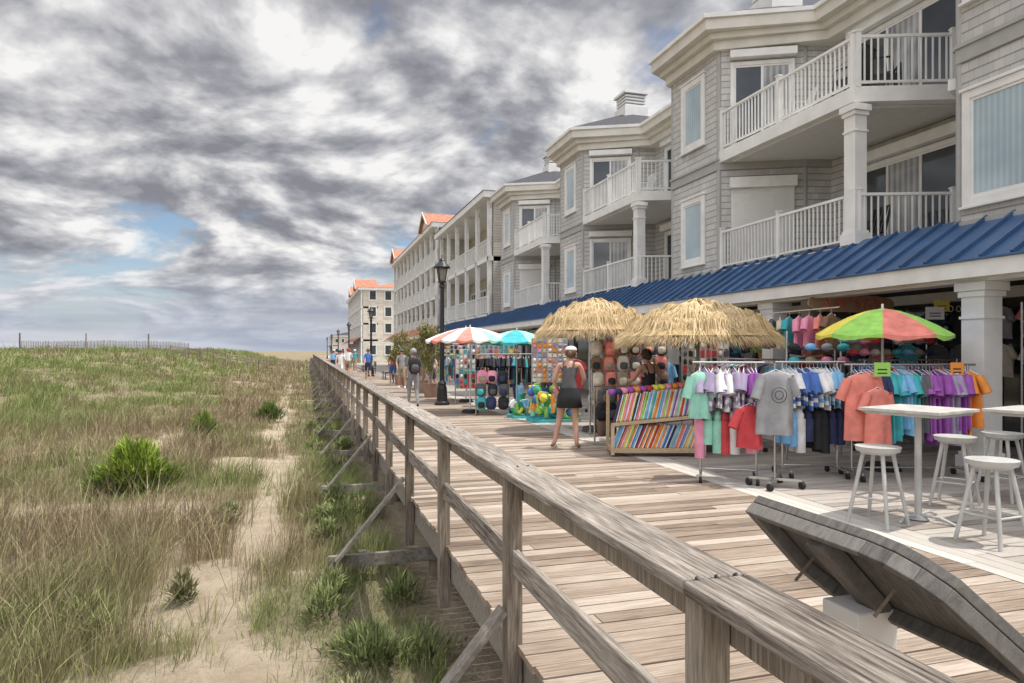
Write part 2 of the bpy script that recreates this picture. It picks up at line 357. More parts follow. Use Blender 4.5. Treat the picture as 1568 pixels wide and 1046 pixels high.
# ------------------------------------------------------------------ boardwalk
def boardwalk():
    e=empty('boardwalk')
    mb=MB(); y=-4.; 
    while y<240:
        p=.142 if y<110 else .6
        cuts=[1.13]+sorted([c for c in [U(1.6,4.4)] if R()<.8])+[4.86]
        for a,b in zip(cuts[:-1],cuts[1:]):
            dz=U(-.003,.003); mb.box(a+(.003 if a>1.2 else 0)+(U(-.01,.01) if a<1.2 else 0),b-.003,y,y+p-.011,-.04+dz,0+dz,WOODX)
        y+=p
    mb.done('main_planks',e)
    mb=MB()
    for i in range(3):
        y=-4.
        while y<200:
            l=U(3.4,4.9); mb.box(4.87+i*.145,4.87+i*.145+.138,y,y+l-.006,-.04,.001,WOODY); y+=l
    mb.done('edge_planks',e)
    mb=MB(); y=-4.
    while y<90:
        cuts=[5.31]+sorted([U(6.2,9),U(9.2,11.)])+[11.7]
        for a,b in zip(cuts[:-1],cuts[1:]):
            dz=U(-.002,.002); mb.box(a+.003,b-.003,y,y+.132,-.04+dz,dz,WOODX2)
        y+=.142
    mb.box(5.31,13,90,240,-.04,0,WOODX2)
    mb.done('shopfront_planks',e)
    mb=MB()
    mb.box(1.17,1.21,-4,240,-.30,-.045,BRACEW)
    mb.box(4.8,4.85,-4,240,-.26,-.045,BRACEW)
    for k in range(0,58):
        yy=-.4+4.06*k
        mb.box(1.25,12,yy-.04,yy+.04,-.42,-.30,BRACEW)
        for xx in(1.45,4.8,8.5): mb.cyl((xx,yy+.14,-1.3),(xx,yy+.14,-.3),.1,.1,POSTW,8)
    mb.done('joists',e)
boardwalk()
PY=[-.35+2.03*k for k in range(0,70)]
PY=[-2.38]+PY; PY[2]=1.74
def railing():
    e=empty('wooden_railing')
    mb=MB()
    for y in PY:
        w=.047
        mb.box(1.115-w,1.115+w,y-w,y+w,-.55+U(-.03,.03),.945,POSTW)
    mb.done('posts',e,.006)
    mb=MB()
    i=0
    while i<len(PY)-2:
        a=PY[i];b=PY[min(i+2,len(PY)-1)]
        dz=U(-.003,.003)
        mb.box(1.035,1.255,a+.002,b-.003,.947+dz,.99+dz,CAPW); i+=2
    mb.done('top_cap',e,.007)
    mb=MB()
    for a,b in zip(PY[:-1],PY[1:]):
        mb.box(1.10,1.138,a+.05,b-.05,.40,.535,CAPW)
    mb.box(1.166,1.20,-2,140,.80,.944,POSTW)
    mb.done('rails',e,.004)
    mb=MB()
    for i,y in enumerate(PY):
        if i%2==1 and i>0:
            mb.beam((1.04,y-.075,.22),(.30,y-.075,-.66),.04,.10,BRACEW,up=(0,1,0))
            mb.beam((.22,y+.0,-.68),(1.6,y+.0,-.68),.06,.14,BRACEW)
            mb.box(.55,.64,y+.04,y+.13,-1.3,-.6,POSTW)
    mb.done('braces',e,.005)
    mb=MB()
    for y in PY[:14]:
        for x in(1.08,1.145,1.21): mb.cyl((x,y+U(-.02,.02),.985),(x,y+.001,.9935),.006,.006,BLACK,6)
    mb.done('nails',e)
railing()

def lectern():
    e=empty('information_sign')
    WG=wood('sign_frame_wood',[(.06,.055,.05),(.14,.13,.12),(.22,.205,.185)],(5,20,5),bump=.5)
    mb=MB(); 
    O=Vector((1.46,2.0,1.135)); ax=Vector((0,-1,0)); sl=Vector((.31,0,-.32)).normalized(); nn=ax.cross(sl)
    if nn.z>0: nn=-nn
    def P(a,b,c): return O+ax*a+sl*b+nn*c
    out=[(0,0),(.50,0),(.58,.012),(.645,.045),(.70,.10),(.80,.40),(.08,.40),(.0,.30)]
    n=len(out)
    vs=[P(a,b,-.03) for a,b in out]+[P(a,b,0) for a,b in out]
    mb.add(vs,[tuple(range(n-1,-1,-1)),tuple(range(n,2*n))]+[(i,(i+1)%n,n+(i+1)%n,n+i) for i in range(n)],WG)
    for i in range(n):
        a=out[i];b=out[(i+1)%n]
        cx,cy=.36,.2
        def inn(q,k=.12): return (q[0]+(cx-q[0])*k,q[1]+(cy-q[1])*k)
        ia=inn(a);ib=inn(b)
        v=[P(*a,.002),P(*b,.002),P(*ib,.002),P(*ia,.002),P(*a,.045),P(*b,.045),P(*ib,.045),P(*ia,.045)]
        mb.add(v,MB.BF,WG)
    mb.beam(P(.30,.05,.03),P(.30,.37,.03),.08,.05,WG,up=nn)
    mb.cyl(P(.08,.26,.0),P(.08,.26,.10),.006,.006,POSTW,6); mb.cyl(P(.42,.25,.0),P(.42,.25,.10),.006,.006,POSTW,6)
    mb.done('panel',e,.004)
    mb=MB(); mb.box(1.58,1.73,1.66,1.81,0,.86,WHITE); mb.box(1.55,1.76,1.63,1.84,0,.12,WHITE); mb.done('post',e,.006)
    mb=MB(); mb.add([P(a,b,-.034) for a,b in [(.06,.05),(.48,.05),(.62,.36),(.1,.36)]],[(0,1,2,3)],mat('sign_print',(.3,.42,.5),.4,amt=.4,scale=12)); mb.done('print',e)
lectern()

# ------------------------------------------------------------------ lamp
def lamp(x,y):
    e=empty('street_lamp'); mb=MB(); mb.M=TR(x,y)
    pr=[(.23,0),(.23,.08),(.17,.12),(.15,.5),(.12,.6),(.13,.66),(.075,.75),(.062,3.55),(.10,3.6),(.06,3.68),(.05,3.75)]
    for (a,z0),(b,z1) in zip(pr[:-1],pr[1:]): mb.cyl((0,0,z0),(0,0,z1),a,b,BLACK,12)
    for k in range(4):
        t=math.pi/4+k*math.pi/2; c,s=math.cos(t),math.sin(t)
        mb.beam((c*.11,s*.11,3.74),(c*.19,s*.19,4.15),.02,.02,BLACK)
    mb.cyl((0,0,3.72),(0,0,3.76),.13,.13,BLACK,8)
    mb.cyl((0,0,4.15),(0,0,4.19),.25,.25,BLACK,4)
    mb.cyl((0,0,4.19),(0,0,4.40),.25,.07,BLACK,8); mb.cyl((0,0,4.40),(0,0,4.46),.09,.05,BLACK,8); mb.cyl((0,0,4.46),(0,0,4.56),.015,.01,BLACK,6)
    mb.done('post',e)
    mb=MB(); mb.M=TR(x,y,0,math.pi/4); mb.cyl((0,0,3.77),(0,0,4.14),.10,.17,mat('lantern_glass',(.20,.19,.16),.2,amt=.2),4,smooth=False); mb.done('glass',e)
for y in (20.5,44.6,69,93,118,145): lamp(3.93,y)

# ------------------------------------------------------------------ hotel
def wallframe(p,q):
    p=Vector((p[0],p[1],0));q=Vector((q[0],q[1],0)); T=(q-p).normalized(); Nn=Vector((T.y,-T.x,0))
    if Nn.x>0 and abs(Nn.x)>1e-3: Nn=-Nn
    M=Matrix(((T.x,Nn.x,0,p.x),(T.y,Nn.y,0,p.y),(0,0,1,0),(0,0,0,1)))
    return M,(q-p).length
def window(tr,gl,M,c,w,z0,z1,gm,mull=0,t=.12,sill=True,hm=True):
    tr.M=M;gl.M=M
    tr.box(c-w/2-t,c-w/2,.003,.055,z0-t,z1+t,WHITE);tr.box(c+w/2,c+w/2+t,.003,.055,z0-t,z1+t,WHITE)
    tr.box(c-w/2,c+w/2,.003,.05,z1,z1+t,WHITE);tr.box(c-w/2,c+w/2,.003,.05,z0-t,z0,WHITE)
    if sill: tr.box(c-w/2-t-.03,c+w/2+t+.03,.003,.09,z0-t-.04,z0-t-.002,WHITE); tr.box(c-w/2-t-.03,c+w/2+t+.03,.003,.08,z1+t+.002,z1+t+.05,WHITE)
    s=.045
    tr.box(c-w/2,c-w/2+s,.01,.03,z0,z1,WHITE);tr.box(c+w/2-s,c+w/2,.01,.03,z0,z1,WHITE);tr.box(c-w/2+s,c+w/2-s,.01,.03,z1-s,z1,WHITE);tr.box(c-w/2+s,c+w/2-s,.01,.03,z0,z0+s,WHITE)
    for k in range(mull): 
        x=c-w/2+w*(k+1)/(mull+1); tr.box(x-.03,x+.03,.01,.034,z0+s,z1-s,WHITE)
    gms=gm if isinstance(gm,list) else [gm]
    for k,g in enumerate(gms):
        a=c-w/2+w*k/len(gms);b=c-w/2+w*(k+1)/len(gms)
        gl.box(a+.001,b-.001,.004,.014,z0,z1,g)
    tr.M=None;gl.M=None
def railrun(mb,p,q,z0,z1,sp=.115,m=None,post=1.9,bw=.026):
    m=m or WHITE; M,Ln=wallframe(p,q); mb.M=M
    mb.box(0,Ln,-.03,.03,z1-.05,z1,m); mb.box(0,Ln,-.02,.02,z0+.07,z0+.11,m)
    n=int(Ln/sp)
    for i in range(1,n): x=Ln*i/n; mb.box(x-bw/2,x+bw/2,-.012,.012,z0+.11,z1-.05,m)
    k=max(1,round(Ln/post))
    for i in range(k+1): x=Ln*i/k; mb.box(x-.045,x+.045,-.045,.045,z0,z1+.06,m); mb.box(x-.06,x+.06,-.06,.06,z1+.06,z1+.085,m)
    mb.M=None
def sqcol(mb,x,y,z0,z1,w=.28,m=None):
    m=m or WHITE
    mb.box(x-w/2,x+w/2,y-w/2,y+w/2,z0,z1,m)
    for a,b,d in((z0,z0+.22,.05),(z0+.22,z0+.27,.025),(z1-.12,z1,.06),(z1-.2,z1-.12,.03),(z1-.5,z1-.46,.02)):
        mb.box(x-w/2-d,x+w/2+d,y-w/2-d,y+w/2+d,a,b-.002,m)
def chair(mb,x,y,z,rot,m):
    mb.M=TR(x,y,z,rot)
    for sx in(-.24,.24):
        mb.tube([(sx,.25,0),(sx,.22,.42),(sx,.2,.62),(sx,-.2,.64),(sx,-.25,0)],.017,m,6)
        mb.tube([(sx,-.2,.40),(sx,-.36,.98)],.017,m,6)
    mb.box(-.24,.24,-.22,.24,.40,.43,m)
    for k in range(6): xx=-.2+.08*k; mb.beam((xx,-.22,.43),(xx,-.36,.96),.035,.012,m,up=(1,0,0))
    mb.beam((-.25,-.365,.98),(.25,-.365,.98),.03,.03,m)
    mb.M=None
def hotel():
    e=empty('grey_shingle_hotel')
    wl=MB();tr=MB();gl=MB();rf=MB();rl=MB();bal=MB()
    Z0,Z1=3.3,9.3
    for n in range(-2,3):
        o=8.6*n
        pl=[(12,9.15),(12,13.45),(11.4,13.6),(9.6,14.5),(9.6,16.7),(11.4,17.6),(12,17.75)]
        pl=[(x,y+o) for x,y in pl]
        for a,b in zip(pl[:-1],pl[1:]):
            wl.add([(*a,Z0),(*b,Z0),(*b,Z1),(*a,Z1)],[(0,3,2,1)],SIDING)
        for (x,y) in pl[2:6]:
            d=Vector((x-12,y-(15.6+o),0)).normalized()*.012
            tr.M=None; tr.cyl((x-d.x*3,y-d.y*3,Z0),(x-d.x*3,y-d.y*3,8.93),.06,.06,GTRIM,8)
        for a,b in zip(pl[1:-1],pl[2:]):
            M,Ln=wallframe(a,b);tr.M=M;tr.box(-.01,Ln+.01,.002,.035,6.05,6.27,GTRIM);tr.box(-.01,Ln+.01,.002,.07,6.27,6.33,GTRIM);tr.box(-.02,Ln+.02,.002,.05,3.45,3.62,GTRIM);tr.M=None
        M,Ln=wallframe(pl[3],pl[4])
        if n<=-1:
            window(tr,gl,M,1.12,1.7,3.95,5.45,BLIND,1); window(tr,gl,M,1.12,1.7,7.05,8.6,BLIND,1)
        else:
            window(tr,gl,M,1.1,.82,4.0,5.45,BLIND,0,.14); window(tr,gl,M,1.1,.82,7.0,8.5,BLIND,0,.14)
        for (p,q,shut) in((pl[3],pl[2],n%2==0),(pl[4],pl[5],False)):
            M,Ln=wallframe(p,q)
            cen=Vector((12,15.6+o,0)); nrm=Vector((M[0][1],M[1][1],0)); 
            if nrm.dot(Vector((p[0],p[1],0))-cen)<0: 
                M[0][1]*=-1;M[1][1]*=-1
            for z in(3.62,6.55):
                if shut and z<5:
                    tr.M=M; tr.box(.3,1.75,.004,.06,z,z+1.95,SHUT)
                    k=z+.05
                    while k<z+1.9: tr.box(.34,1.71,.06,.068,k,k+.045,SHUT); k+=.06
                    tr.box(.26,1.79,.004,.2,z+1.95,z+2.2,WHITE);tr.M=None
                else:
                    window(tr,gl,M,1.02,1.3,z+.1,z+2.0,[GLASS,CURT],1,.09,False)
                    tr.M=M; tr.box(.26,1.79,.004,.2,z+2.15,z+2.33,WHITE);tr.M=None
        M,Ln=wallframe(pl[0],pl[1])
        for z in(3.6,6.55):
            window(tr,gl,M,2.2,2.5,z+.05,z+2.08,[GLASS,CURT,GLASS],2,.1,False)
            tr.M=M;tr.box(.8,3.6,.004,.22,z+2.2,z+2.42,WHITE)
            tr.box(.35,.45,.004,.15,z+1.7,z+2.0,BLACK);tr.M=None
        ev=[(11.3,9.45),(11.3,13.15),(9.1,14.25),(9.1,16.95),(11.3,18.05),(18,18.05),(18,9.45)]
        def sc(d): return [(x+(d if x<12 else 0),y+o+(dy*d)) for (x,y),dy in zip(ev,(0,0,.55,-.55,0,0,0))]
        tr.M=None
        tr.prism(sc(.34),8.93,9.15,CREAM)
        tr.prism(sc(.2),9.152,9.30,CREAM)
        tr.prism(sc(0),9.302,9.56,CREAM)
        tr.prism(sc(-.07),9.562,9.66,WHITE)
        hp=[(9.08,14.25+o),(9.08,16.95+o),(11.3,18.05+o),(14.5,18.05+o),(14.5,13.15+o),(11.3,13.15+o)]
        ap=(12.1,15.6+o,10.95)
        vs=[(x,y,9.67) for x,y in hp]+[ap]
        rf.add(vs,[(i,(i+1)%6,6) for i in range(6)],SHINGLE)
        X,Y=12.1,15.6+o
        tr.box(X-.48,X+.48,Y-.48,Y+.48,10.6,11.05,WHITE)
        for k in range(4): tr.box(X-.42,X+.42,Y-.42,Y+.42,11.05+k*.12,11.12+k*.12,WHITE); tr.box(X-.36,X+.36,Y-.36,Y+.36,11.12+k*.12,11.17+k*.12,GTRIM)
        tr.box(X-.5,X+.5,Y-.5,Y+.5,11.53,11.62,WHITE)
        sl=[(9.6,14.47+o),(9.6,10.2+o),(10.9,9.7+o),(11.99,9.3+o),(11.99,13.43+o),(11.4,13.57+o)]
        bal.prism(sl,6.22,6.50,WHITE)
        ins=[(9.78,14.2+o),(9.78,10.4+o),(10.9,9.95+o),(11.95,9.6+o),(11.95,13.3+o),(11.4,13.45+o)]
        bal.prism(ins,6.18,6.218,OFFW)
        bal.prism(sl,3.42,3.60,OFFW)
        for z,zt in((6.5,7.45),(3.62,4.55)):
            railrun(rl,(9.66,14.42+o),(9.66,10.26+o),z,zt); railrun(rl,(9.7,10.2+o),(11.3,9.62+o),z,zt)
        sqcol(tr,9.74,10.3+o,3.6,6.18,.27)
    rf.add([(11.3,-8,9.675),(18,-8,9.675),(18,36,9.675),(11.3,36,9.675)],[(0,1,2,3)],SHINGLE)
    rf.add([(14,-8,9.7),(20,-8,11.2),(20,36,11.2),(14,36,9.7)],[(0,1,2,3)],SHINGLE)
    wl.add([(12,35,0),(20,35,0),(20,35,9.6),(12,35,9.6)],[(0,1,2,3)],SIDING); wl.add([(20,-8,0),(20,35,0),(20,35,9.6),(20,-8,9.6)],[(0,1,2,3)],SIDING)
    y=-8.
    while y<46:
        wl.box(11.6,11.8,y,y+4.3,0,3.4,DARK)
        tr.box(11.3,11.598,y-.15,y+.15,0,3.3,WHITE)
        gl.box(11.5,11.55,y+.2,y+1.9,.5,2.5,GLASS); gl.box(11.5,11.55,y+2.1,y+4.05,.05,2.4,GLASS)
        for a in(y+.2,y+1.9,y+2.1,y+3.05,y+4.0): tr.box(11.44,11.5,a-.03,a+.03,0,2.55,mat('bronze_frame',(.12,.10,.09),.5))
        wl.box(11.42,11.6,y+.18,y+1.92,0,.48,GTRIM)
        tr.box(11.45,11.6,y+.16,y+4.12,2.56,2.75,WHITE)
        y+=4.3
    rf.add([(8.45,-8,2.86),(8.45,46.5,2.86),(9.75,46.5,3.68),(9.75,-8,3.68)],[(0,3,2,1)],BLUE)
    y=-7.9
    while y<46.4:
        rf.beam((8.44,y,2.885),(9.7,y,3.68),.035,.06,BLUE); y+=.42
    tr.box(8.40,8.46,-8,46.5,2.62,2.84,WHITE); tr.box(8.36,8.52,-8,46.5,2.842,2.87,BLUE)
    tr.add([(8.46,-8,2.70),(8.46,46.5,2.70),(11.6,46.5,2.90),(11.6,-8,2.90)],[(0,1,2,3)],OFFW)
    tr.box(8.62,8.98,-8,46.5,2.58,2.69,WHITE)
    for k in range(-3,10): sqcol(tr,8.8,7.07+4.3*k,0,2.58,.33)
    for k in range(6):
        yy=9.3+2.2*k; tr.cyl((9.9,yy,2.7),(9.9,yy,2.79),.16,.16,WHITE,12)
    wl.done('walls',e);tr.done('trim',e,.006);gl.done('windows',e);rf.done('roof',e);rl.done('balcony_railings',e);bal.done('balconies',e,.005)
hotel()
for (x,y,z,r,m) in [(10.7,10.6,6.5,2.6,BLACK),(11.3,11.3,6.5,2.0,BLACK),(10.2,10.9,6.5,.4,BLACK),(10.5,12.8,6.5,1.2,SHUT),(10.6,20.3,6.5,1.6,SHUT),(10.9,11.2,3.6,1.5,BLACK)]:
    mb=MB(); chair(mb,x,y,z,r,m); mb.done('balcony_chair')

def porchhotel(name,Y0,Y1,X,floors,base,fh,wall,roofm,gables,side=True,shopz=3.2,bay=2.75,hh=1.3,gh=1.7):
    e=empty(name); wl=MB();tr=MB();gl=MB();rl=MB();rf=MB()
    xb=X+2.3; top=base+fh*floors
    wl.box(xb,xb+9,Y0,Y1,0,top,wall)
    wl.box(X+.3,xb,Y0,Y0+.25,0,top,wall); wl.box(X+.3,xb,Y1-.25,Y1,0,top,wall)
    if side:
        M,Ln=wallframe((X+.3,Y0),(xb+9,Y0))
        M[0][1],M[1][1]=0,-1
        for f in range(floors+1):
            z=(base+fh*(f-1)) if f else .2
            for c in(1.3,3.4,5.6): window(tr,gl,M,c,.9,z+.9,z+2.2,GLASS,0,.1,False)
    nb=max(1,round((Y1-Y0)/bay)); d=(Y1-Y0)/nb
    for f in range(floors):
        z=base+fh*f
        wl.box(X,xb-.002,Y0,Y1,z-.25,z,WHITE)
        railrun(rl,(X+.08,Y0),(X+.08,Y1),z,z+1.0,.16 if Y0<60 else .3,post=d,bw=.03 if Y0<60 else .05)
        for i in range(nb):
            yc=Y0+d*(i+.5); M,Ln=wallframe((xb,yc-1),(xb,yc+1)); window(tr,gl,M,1.,1.5,z+.05,z+2.1,[GLASS,CURT],1,.1,False)
    for i in range(nb+1):
        y=Y0+d*i; y=min(max(y,Y0+.15),Y1-.15)
        tr.box(X+.0,X+.22,y-.11,y+.11,0,top,WHITE)
        tr.beam((X+.11,y,top-.6),(X+.11,y+.5,top-.05),.08,.08,WHITE); tr.beam((X+.11,y,top-.6),(X+.11,y-.5,top-.05),.08,.08,WHITE)
    rf.add([(X-1.1,Y0,2.8),(X-1.1,Y1,2.8),(X+.1,Y1,shopz+.4),(X+.1,Y0,shopz+.4)],[(0,3,2,1)],roofm); tr.box(X-1.12,X-1.06,Y0,Y1,2.6,2.8,WHITE)
    for i in range(nb): 
        y=Y0+d*(i+.5); gl.box(X+1.9,X+2.2,y-d*.4,y+d*.4,.3,2.4,GLASS)
    tr.box(X-.35,xb+9,Y0-.35,Y1+.35,top,top+.35,WHITE)
    zr=top+.36; ym0,ym1=Y0-.4,Y1+.4; xa,xz=X-.4,xb+9.4; xr=(xa+xz)/2
    vs=[(xa,ym0,zr),(xz,ym0,zr),(xz,ym1,zr),(xa,ym1,zr),(xr,ym0+3.5,zr+hh),(xr,ym1-3.5,zr+hh)]
    rf.add(vs,[(0,1,4),(1,2,5,4),(2,3,5),(3,0,4,5)],roofm)
    for yg in gables:
        w=1.9; zg=zr-.02
        wl.add([(xa,yg-w,zg),(xa,yg+w,zg),(xa,yg,zg+gh)],[(0,1,2)],wall)
        rf.add([(xa-.25,yg-w-.2,zg-.1),(xa-.25,yg,zg+gh+.2),(xa+2.8,yg,zg+gh+.2),(xa+2.8,yg-w-.2,zg-.1)],[(0,1,2,3)],roofm)
        rf.add([(xa-.25,yg+w+.2,zg-.1),(xa-.25,yg,zg+gh+.2),(xa+2.8,yg,zg+gh+.2),(xa+2.8,yg+w+.2,zg-.1)],[(0,3,2,1)],roofm)
        tr.beam((xa-.27,yg-w-.2,zg-.1),(xa-.27,yg,zg+gh+.2),.05,.16,WHITE); tr.beam((xa-.27,yg+w+.2,zg-.1),(xa-.27,yg,zg+gh+.2),.05,.16,WHITE)
    wl.done('walls',e);tr.done('trim',e);gl.done('windows',e);rl.done('porch_railings',e);rf.done('roof',e)
porchhotel('porch_hotel',36.2,50.5,9.5,2,3.7,3.15,TANWALL,SHINGLE,[],False,hh=.5)
porchhotel('red_roof_hotel',51.5,78,9.4,3,3.3,2.58,CREAMWALL,REDROOF,[54.0,74.],True,hh=.5,gh=1.0)
porchhotel('red_roof_inn',95,125,7.,3,3.2,2.25,CREAMWALL,REDROOF,[98.5,110],True,hh=1.0,gh=1.2)
porchhotel('beach_house',240,262,8,1,3.5,3.,TANWALL,SHINGLE,[],True)

# ------------------------------------------------------------------ umbrellas
def thatch(x,y,Rr,zr,za,seed):
    rnd=np.random.RandomState(seed); e=empty('thatched_umbrella'); mb=MB()
    mb.cyl((x,y,0),(x,y,za-.05),.03,.03,POSTW,8); mb.cyl((x,y,0),(x,y,.1),.28,.25,DARK,12)
    n=24
    rings=[(.02,za),(.4,za-(za-zr)*.16),(.75,za-(za-zr)*.48),(1.,zr+.03)]
    vs=[];
    for r,z in rings:
        for i in range(n): t=2*math.pi*i/n; vs.append((x+math.cos(t)*r*Rr*.96,y+math.sin(t)*r*Rr*.96,z-.03))
    f=[]
    for j in range(3):
        for i in range(n): a=j*n+i;b=j*n+(i+1)%n; f.append((a,b,b+n,a+n))
    mb.add(vs,f,STRAWD,True); 
    for i in range(8):
        t=2*math.pi*i/8; mb.cyl((x,y,za-.12),(x+math.cos(t)*Rr*.93,y+math.sin(t)*Rr*.93,zr+.0),.012,.012,POSTW,5)
    mb.done('frame',e)
    B=[];T=[];W=[];Cc=[]
    for (r0,r1,k) in((.02,.42,1300),(.3,.72,2000),(.55,.92,2800),(.75,1.05,4200)):
        t=rnd.rand(k)*2*np.pi; ra=r0+rnd.rand(k)*.1; rb=r1+rnd.normal(0,.04,k)
        zf=lambda r: np.where(r<.4,za-(za-zr)*.16*(r/.4)**1.5,np.where(r<.75,za-(za-zr)*(.16+.32*(r-.4)/.35),za-(za-zr)*(.48+.52*(r-.75)/.25)))
        lump=.035*np.sin(t*7+r0*20)+.02*np.sin(t*17+r0*9)
        z0=zf(ra)+.03+lump; z1=zf(rb)-rnd.rand(k)*.06+lump*.5+.02
        if r1>1: z1=z1-rnd.rand(k)**2*.13; rb=np.minimum(rb,1.03+rnd.rand(k)*.05)
        t2=t+rnd.normal(0,.06,k)
        b=np.stack([x+np.cos(t)*ra*Rr,y+np.sin(t)*ra*Rr,z0],-1); tip=np.stack([x+np.cos(t2)*rb*Rr,y+np.sin(t2)*rb*Rr,z1],-1)
        B.append(b);T.append(tip-b);W.append(rnd.uniform(.008,.018,k)); q=rnd.rand(k,1); Cc.append(np.array([.84,.68,.43])*q+np.array([.50,.37,.19])*(1-q))
    blades('thatch',np.concatenate(B),np.concatenate(T),np.concatenate(W),np.concatenate(Cc),e)
thatch(6.2,9.95,1.34,1.88,2.44,1)
thatch(5.65,12.9,1.22,2.05,2.66,2)
def umbrella(x,y,Rr,zr,za,cols,tilt=(0,0),pn=8,name='beach_umbrella'):
    e=empty(name,(x,y,0)); mb=MB(); n=pn*4; rings=[0,.25,.5,.75,1.]
    vs=[];f=[];ml=[]
    for j,r in enumerate(rings):
        for i in range(n):
            t=2*math.pi*i/n; ph=(i%4)/4; sag=math.sin(math.pi*ph)*.035*r*Rr
            rr=r*Rr*(1-.04*math.sin(math.pi*ph)*r)
            vs.append((math.cos(t)*rr,math.sin(t)*rr,za-(za-zr)*(r**1.6)-sag+math.cos(t)*rr*tilt[0]+math.sin(t)*rr*tilt[1]))
    for j in range(4):
        for i in range(n):
            a=j*n+i;b=j*n+(i+1)%n; f.append((a,b,b+n,a+n)); ml.append(C(cols[(i//4)%len(cols)]))
    mb.add(vs,f,ml,True)
    v2=[];f2=[];m2=[]
    for i in range(n):
        p=vs[4*n+i]; v2.append(p); v2.append((p[0]*1.003,p[1]*1.003,p[2]-.05-.02*math.sin(i*1.57)))
    for i in range(n): a=2*i;b=2*((i+1)%n); f2.append((a,a+1,b+1,b)); m2.append(C(cols[(i//4)%len(cols)]))
    mb.add(v2,f2,m2,True)
    for i in range(pn):
        p=vs[4*n+i*4]; mb.tube([(0,0,za-.03),(p[0]*.5,p[1]*.5,za-(za-zr)*.33-.02),(p[0],p[1],p[2]-.01)],.006,STEEL,5)
    mb.cyl((0,0,0),(0,0,za+.06),.02,.016,WHITE,8); mb.cyl((0,0,0),(0,0,.09),.24,.2,RUBBER,14)
    mb.done('canopy_and_pole',e)
umbrella(7.65,7.6,.85,1.88,2.24,['coral','yellow','yellow','yellow','lime','coral','lime','blue'],(-.0,.02))
umbrella(4.15,17.7,1.2,1.93,2.28,['coral','white','mint','white','coral','white'],pn=18)
umbrella(5.35,17.4,1.,1.88,2.2,['mint','teal'],pn=8)
umbrella(4.9,21.5,1.1,1.95,2.4,['coral','white'],pn=8)

# ------------------------------------------------------------------ furniture
def stool(x,y,rot=0,h=.74):
    mb=MB(); mb.M=TR(x,y,0,rot)
    mb.cyl((0,0,h-.045),(0,0,h),.19,.2,STEEL,24,smooth=False); mb.cyl((0,0,h-.07),(0,0,h-.045),.15,.17,STEEL,20)
    ft=[]
    for k in range(4):
        t=math.pi/4+k*math.pi/2; a=Vector((math.cos(t)*.13,math.sin(t)*.13,h-.06)); b=Vector((math.cos(t)*.27,math.sin(t)*.27,0))
        mb.cyl(b,a,.017,.02,STEEL,8); ft.append(a.lerp(b,.62)); 
    for k in range(4): mb.cyl(ft[k],ft[(k+1)%4],.011,.011,STEEL,6)
    mb.done('bar_stool')
stool(5.22,5.24,.3);stool(6.62,5.62,.5);stool(5.62,4.42,.1,.72);stool(7.4,5.7,.2)
TBL=mat('table_top',(.50,.485,.455),.5,amt=.16,scale=9)
def bartable(x,y,rot=0,w=.8,h=1.09):
    mb=MB(); mb.M=TR(x,y,0,rot)
    mb.box(-w/2,w/2,-w/2,w/2,h-.03,h,TBL); mb.box(-w/2+.04,w/2-.04,-w/2+.04,w/2-.04,h-.06,h-.031,STEEL)
    mb.cyl((0,0,.03),(0,0,h-.05),.032,.032,STEEL,12); mb.cyl((0,0,.012),(0,0,.05),.10,.045,STEEL,14)
    for k in range(4):
        t=k*math.pi/2; c,s=math.cos(t),math.sin(t)
        mb.tube([(c*.05,s*.05,.05),(c*.2,s*.2,.055),(c*.34,s*.34,.012)],.016,STEEL,6)
    mb.done('bar_table',bevel=.004)
bartable(5.72,5.25,.27,.76);bartable(6.75,4.75,.27,.8)

# garments
def garment(mb,M,w,h,mats,sleeve=.24,th=.05):
    old=mb.M; mb.M=M; n=18;rows=10
    ph=U(0,6);k=random.choice([4,5,6,7]);k2=random.choice([2,3])
    vs=[];f=[];ml=[];hem=U(-.03,.03)
    for j in range(rows):
        u=j/(rows-1); ww=w/2*(.28 if j==0 else (.74 if j==1 else .78+.14*u))
        zz=-.02 if j==0 else (-.065 if j==1 else -.065-(h-.065)*(j-1)/(rows-2))
        tt=th*(.25 if j==0 else .6+.6*u)
        for i in range(n):
            t=2*math.pi*i/n; fo=1+.42*u*math.cos(k*t+ph)+.25*u*math.cos(k2*t+ph*2)
            vs.append((math.cos(t)*ww*(1+.07*(fo-1))+.015*u*math.sin(ph),math.sin(t)*tt*fo,zz+hem*u*math.cos(t)))
    for j in range(rows-1):
        for i in range(n): a=j*n+i;b=j*n+(i+1)%n; f.append((a,a+n,b+n,b)); ml.append(mats[j%len(mats)])
    mb.add(vs,f,ml,True)
    if sleeve>0:
        for s in(-1,1):
            q=Vector((s*w*.33,0,-.085)); e2=Vector((s*(w*.38+sleeve*U(.2,.35)),U(-.04,.04),-.085-sleeve*U(.8,1.05)))
            mb.cyl(q,e2,.058,.062,mats[0],8,False)
    mb.tube([(-w*.33,0,-.06),(0,0,.0),(w*.33,0,-.06)],.006,WHITE,4); mb.tube([(0,0,0),(0,0,.07)],.004,CHROME,4)
    mb.M=old
def pants(mb,M,w,h,m):
    old=mb.M;mb.M=M
    for s in(-1,1):
        mb.cyl((s*w*.2,0,-h),(s*w*.17,0,-.12),w*.16,w*.17,m,8); 
    mb.ball((0,0,-.1),(w*.36,.06,.12),m,1,8,5)
    mb.M=old
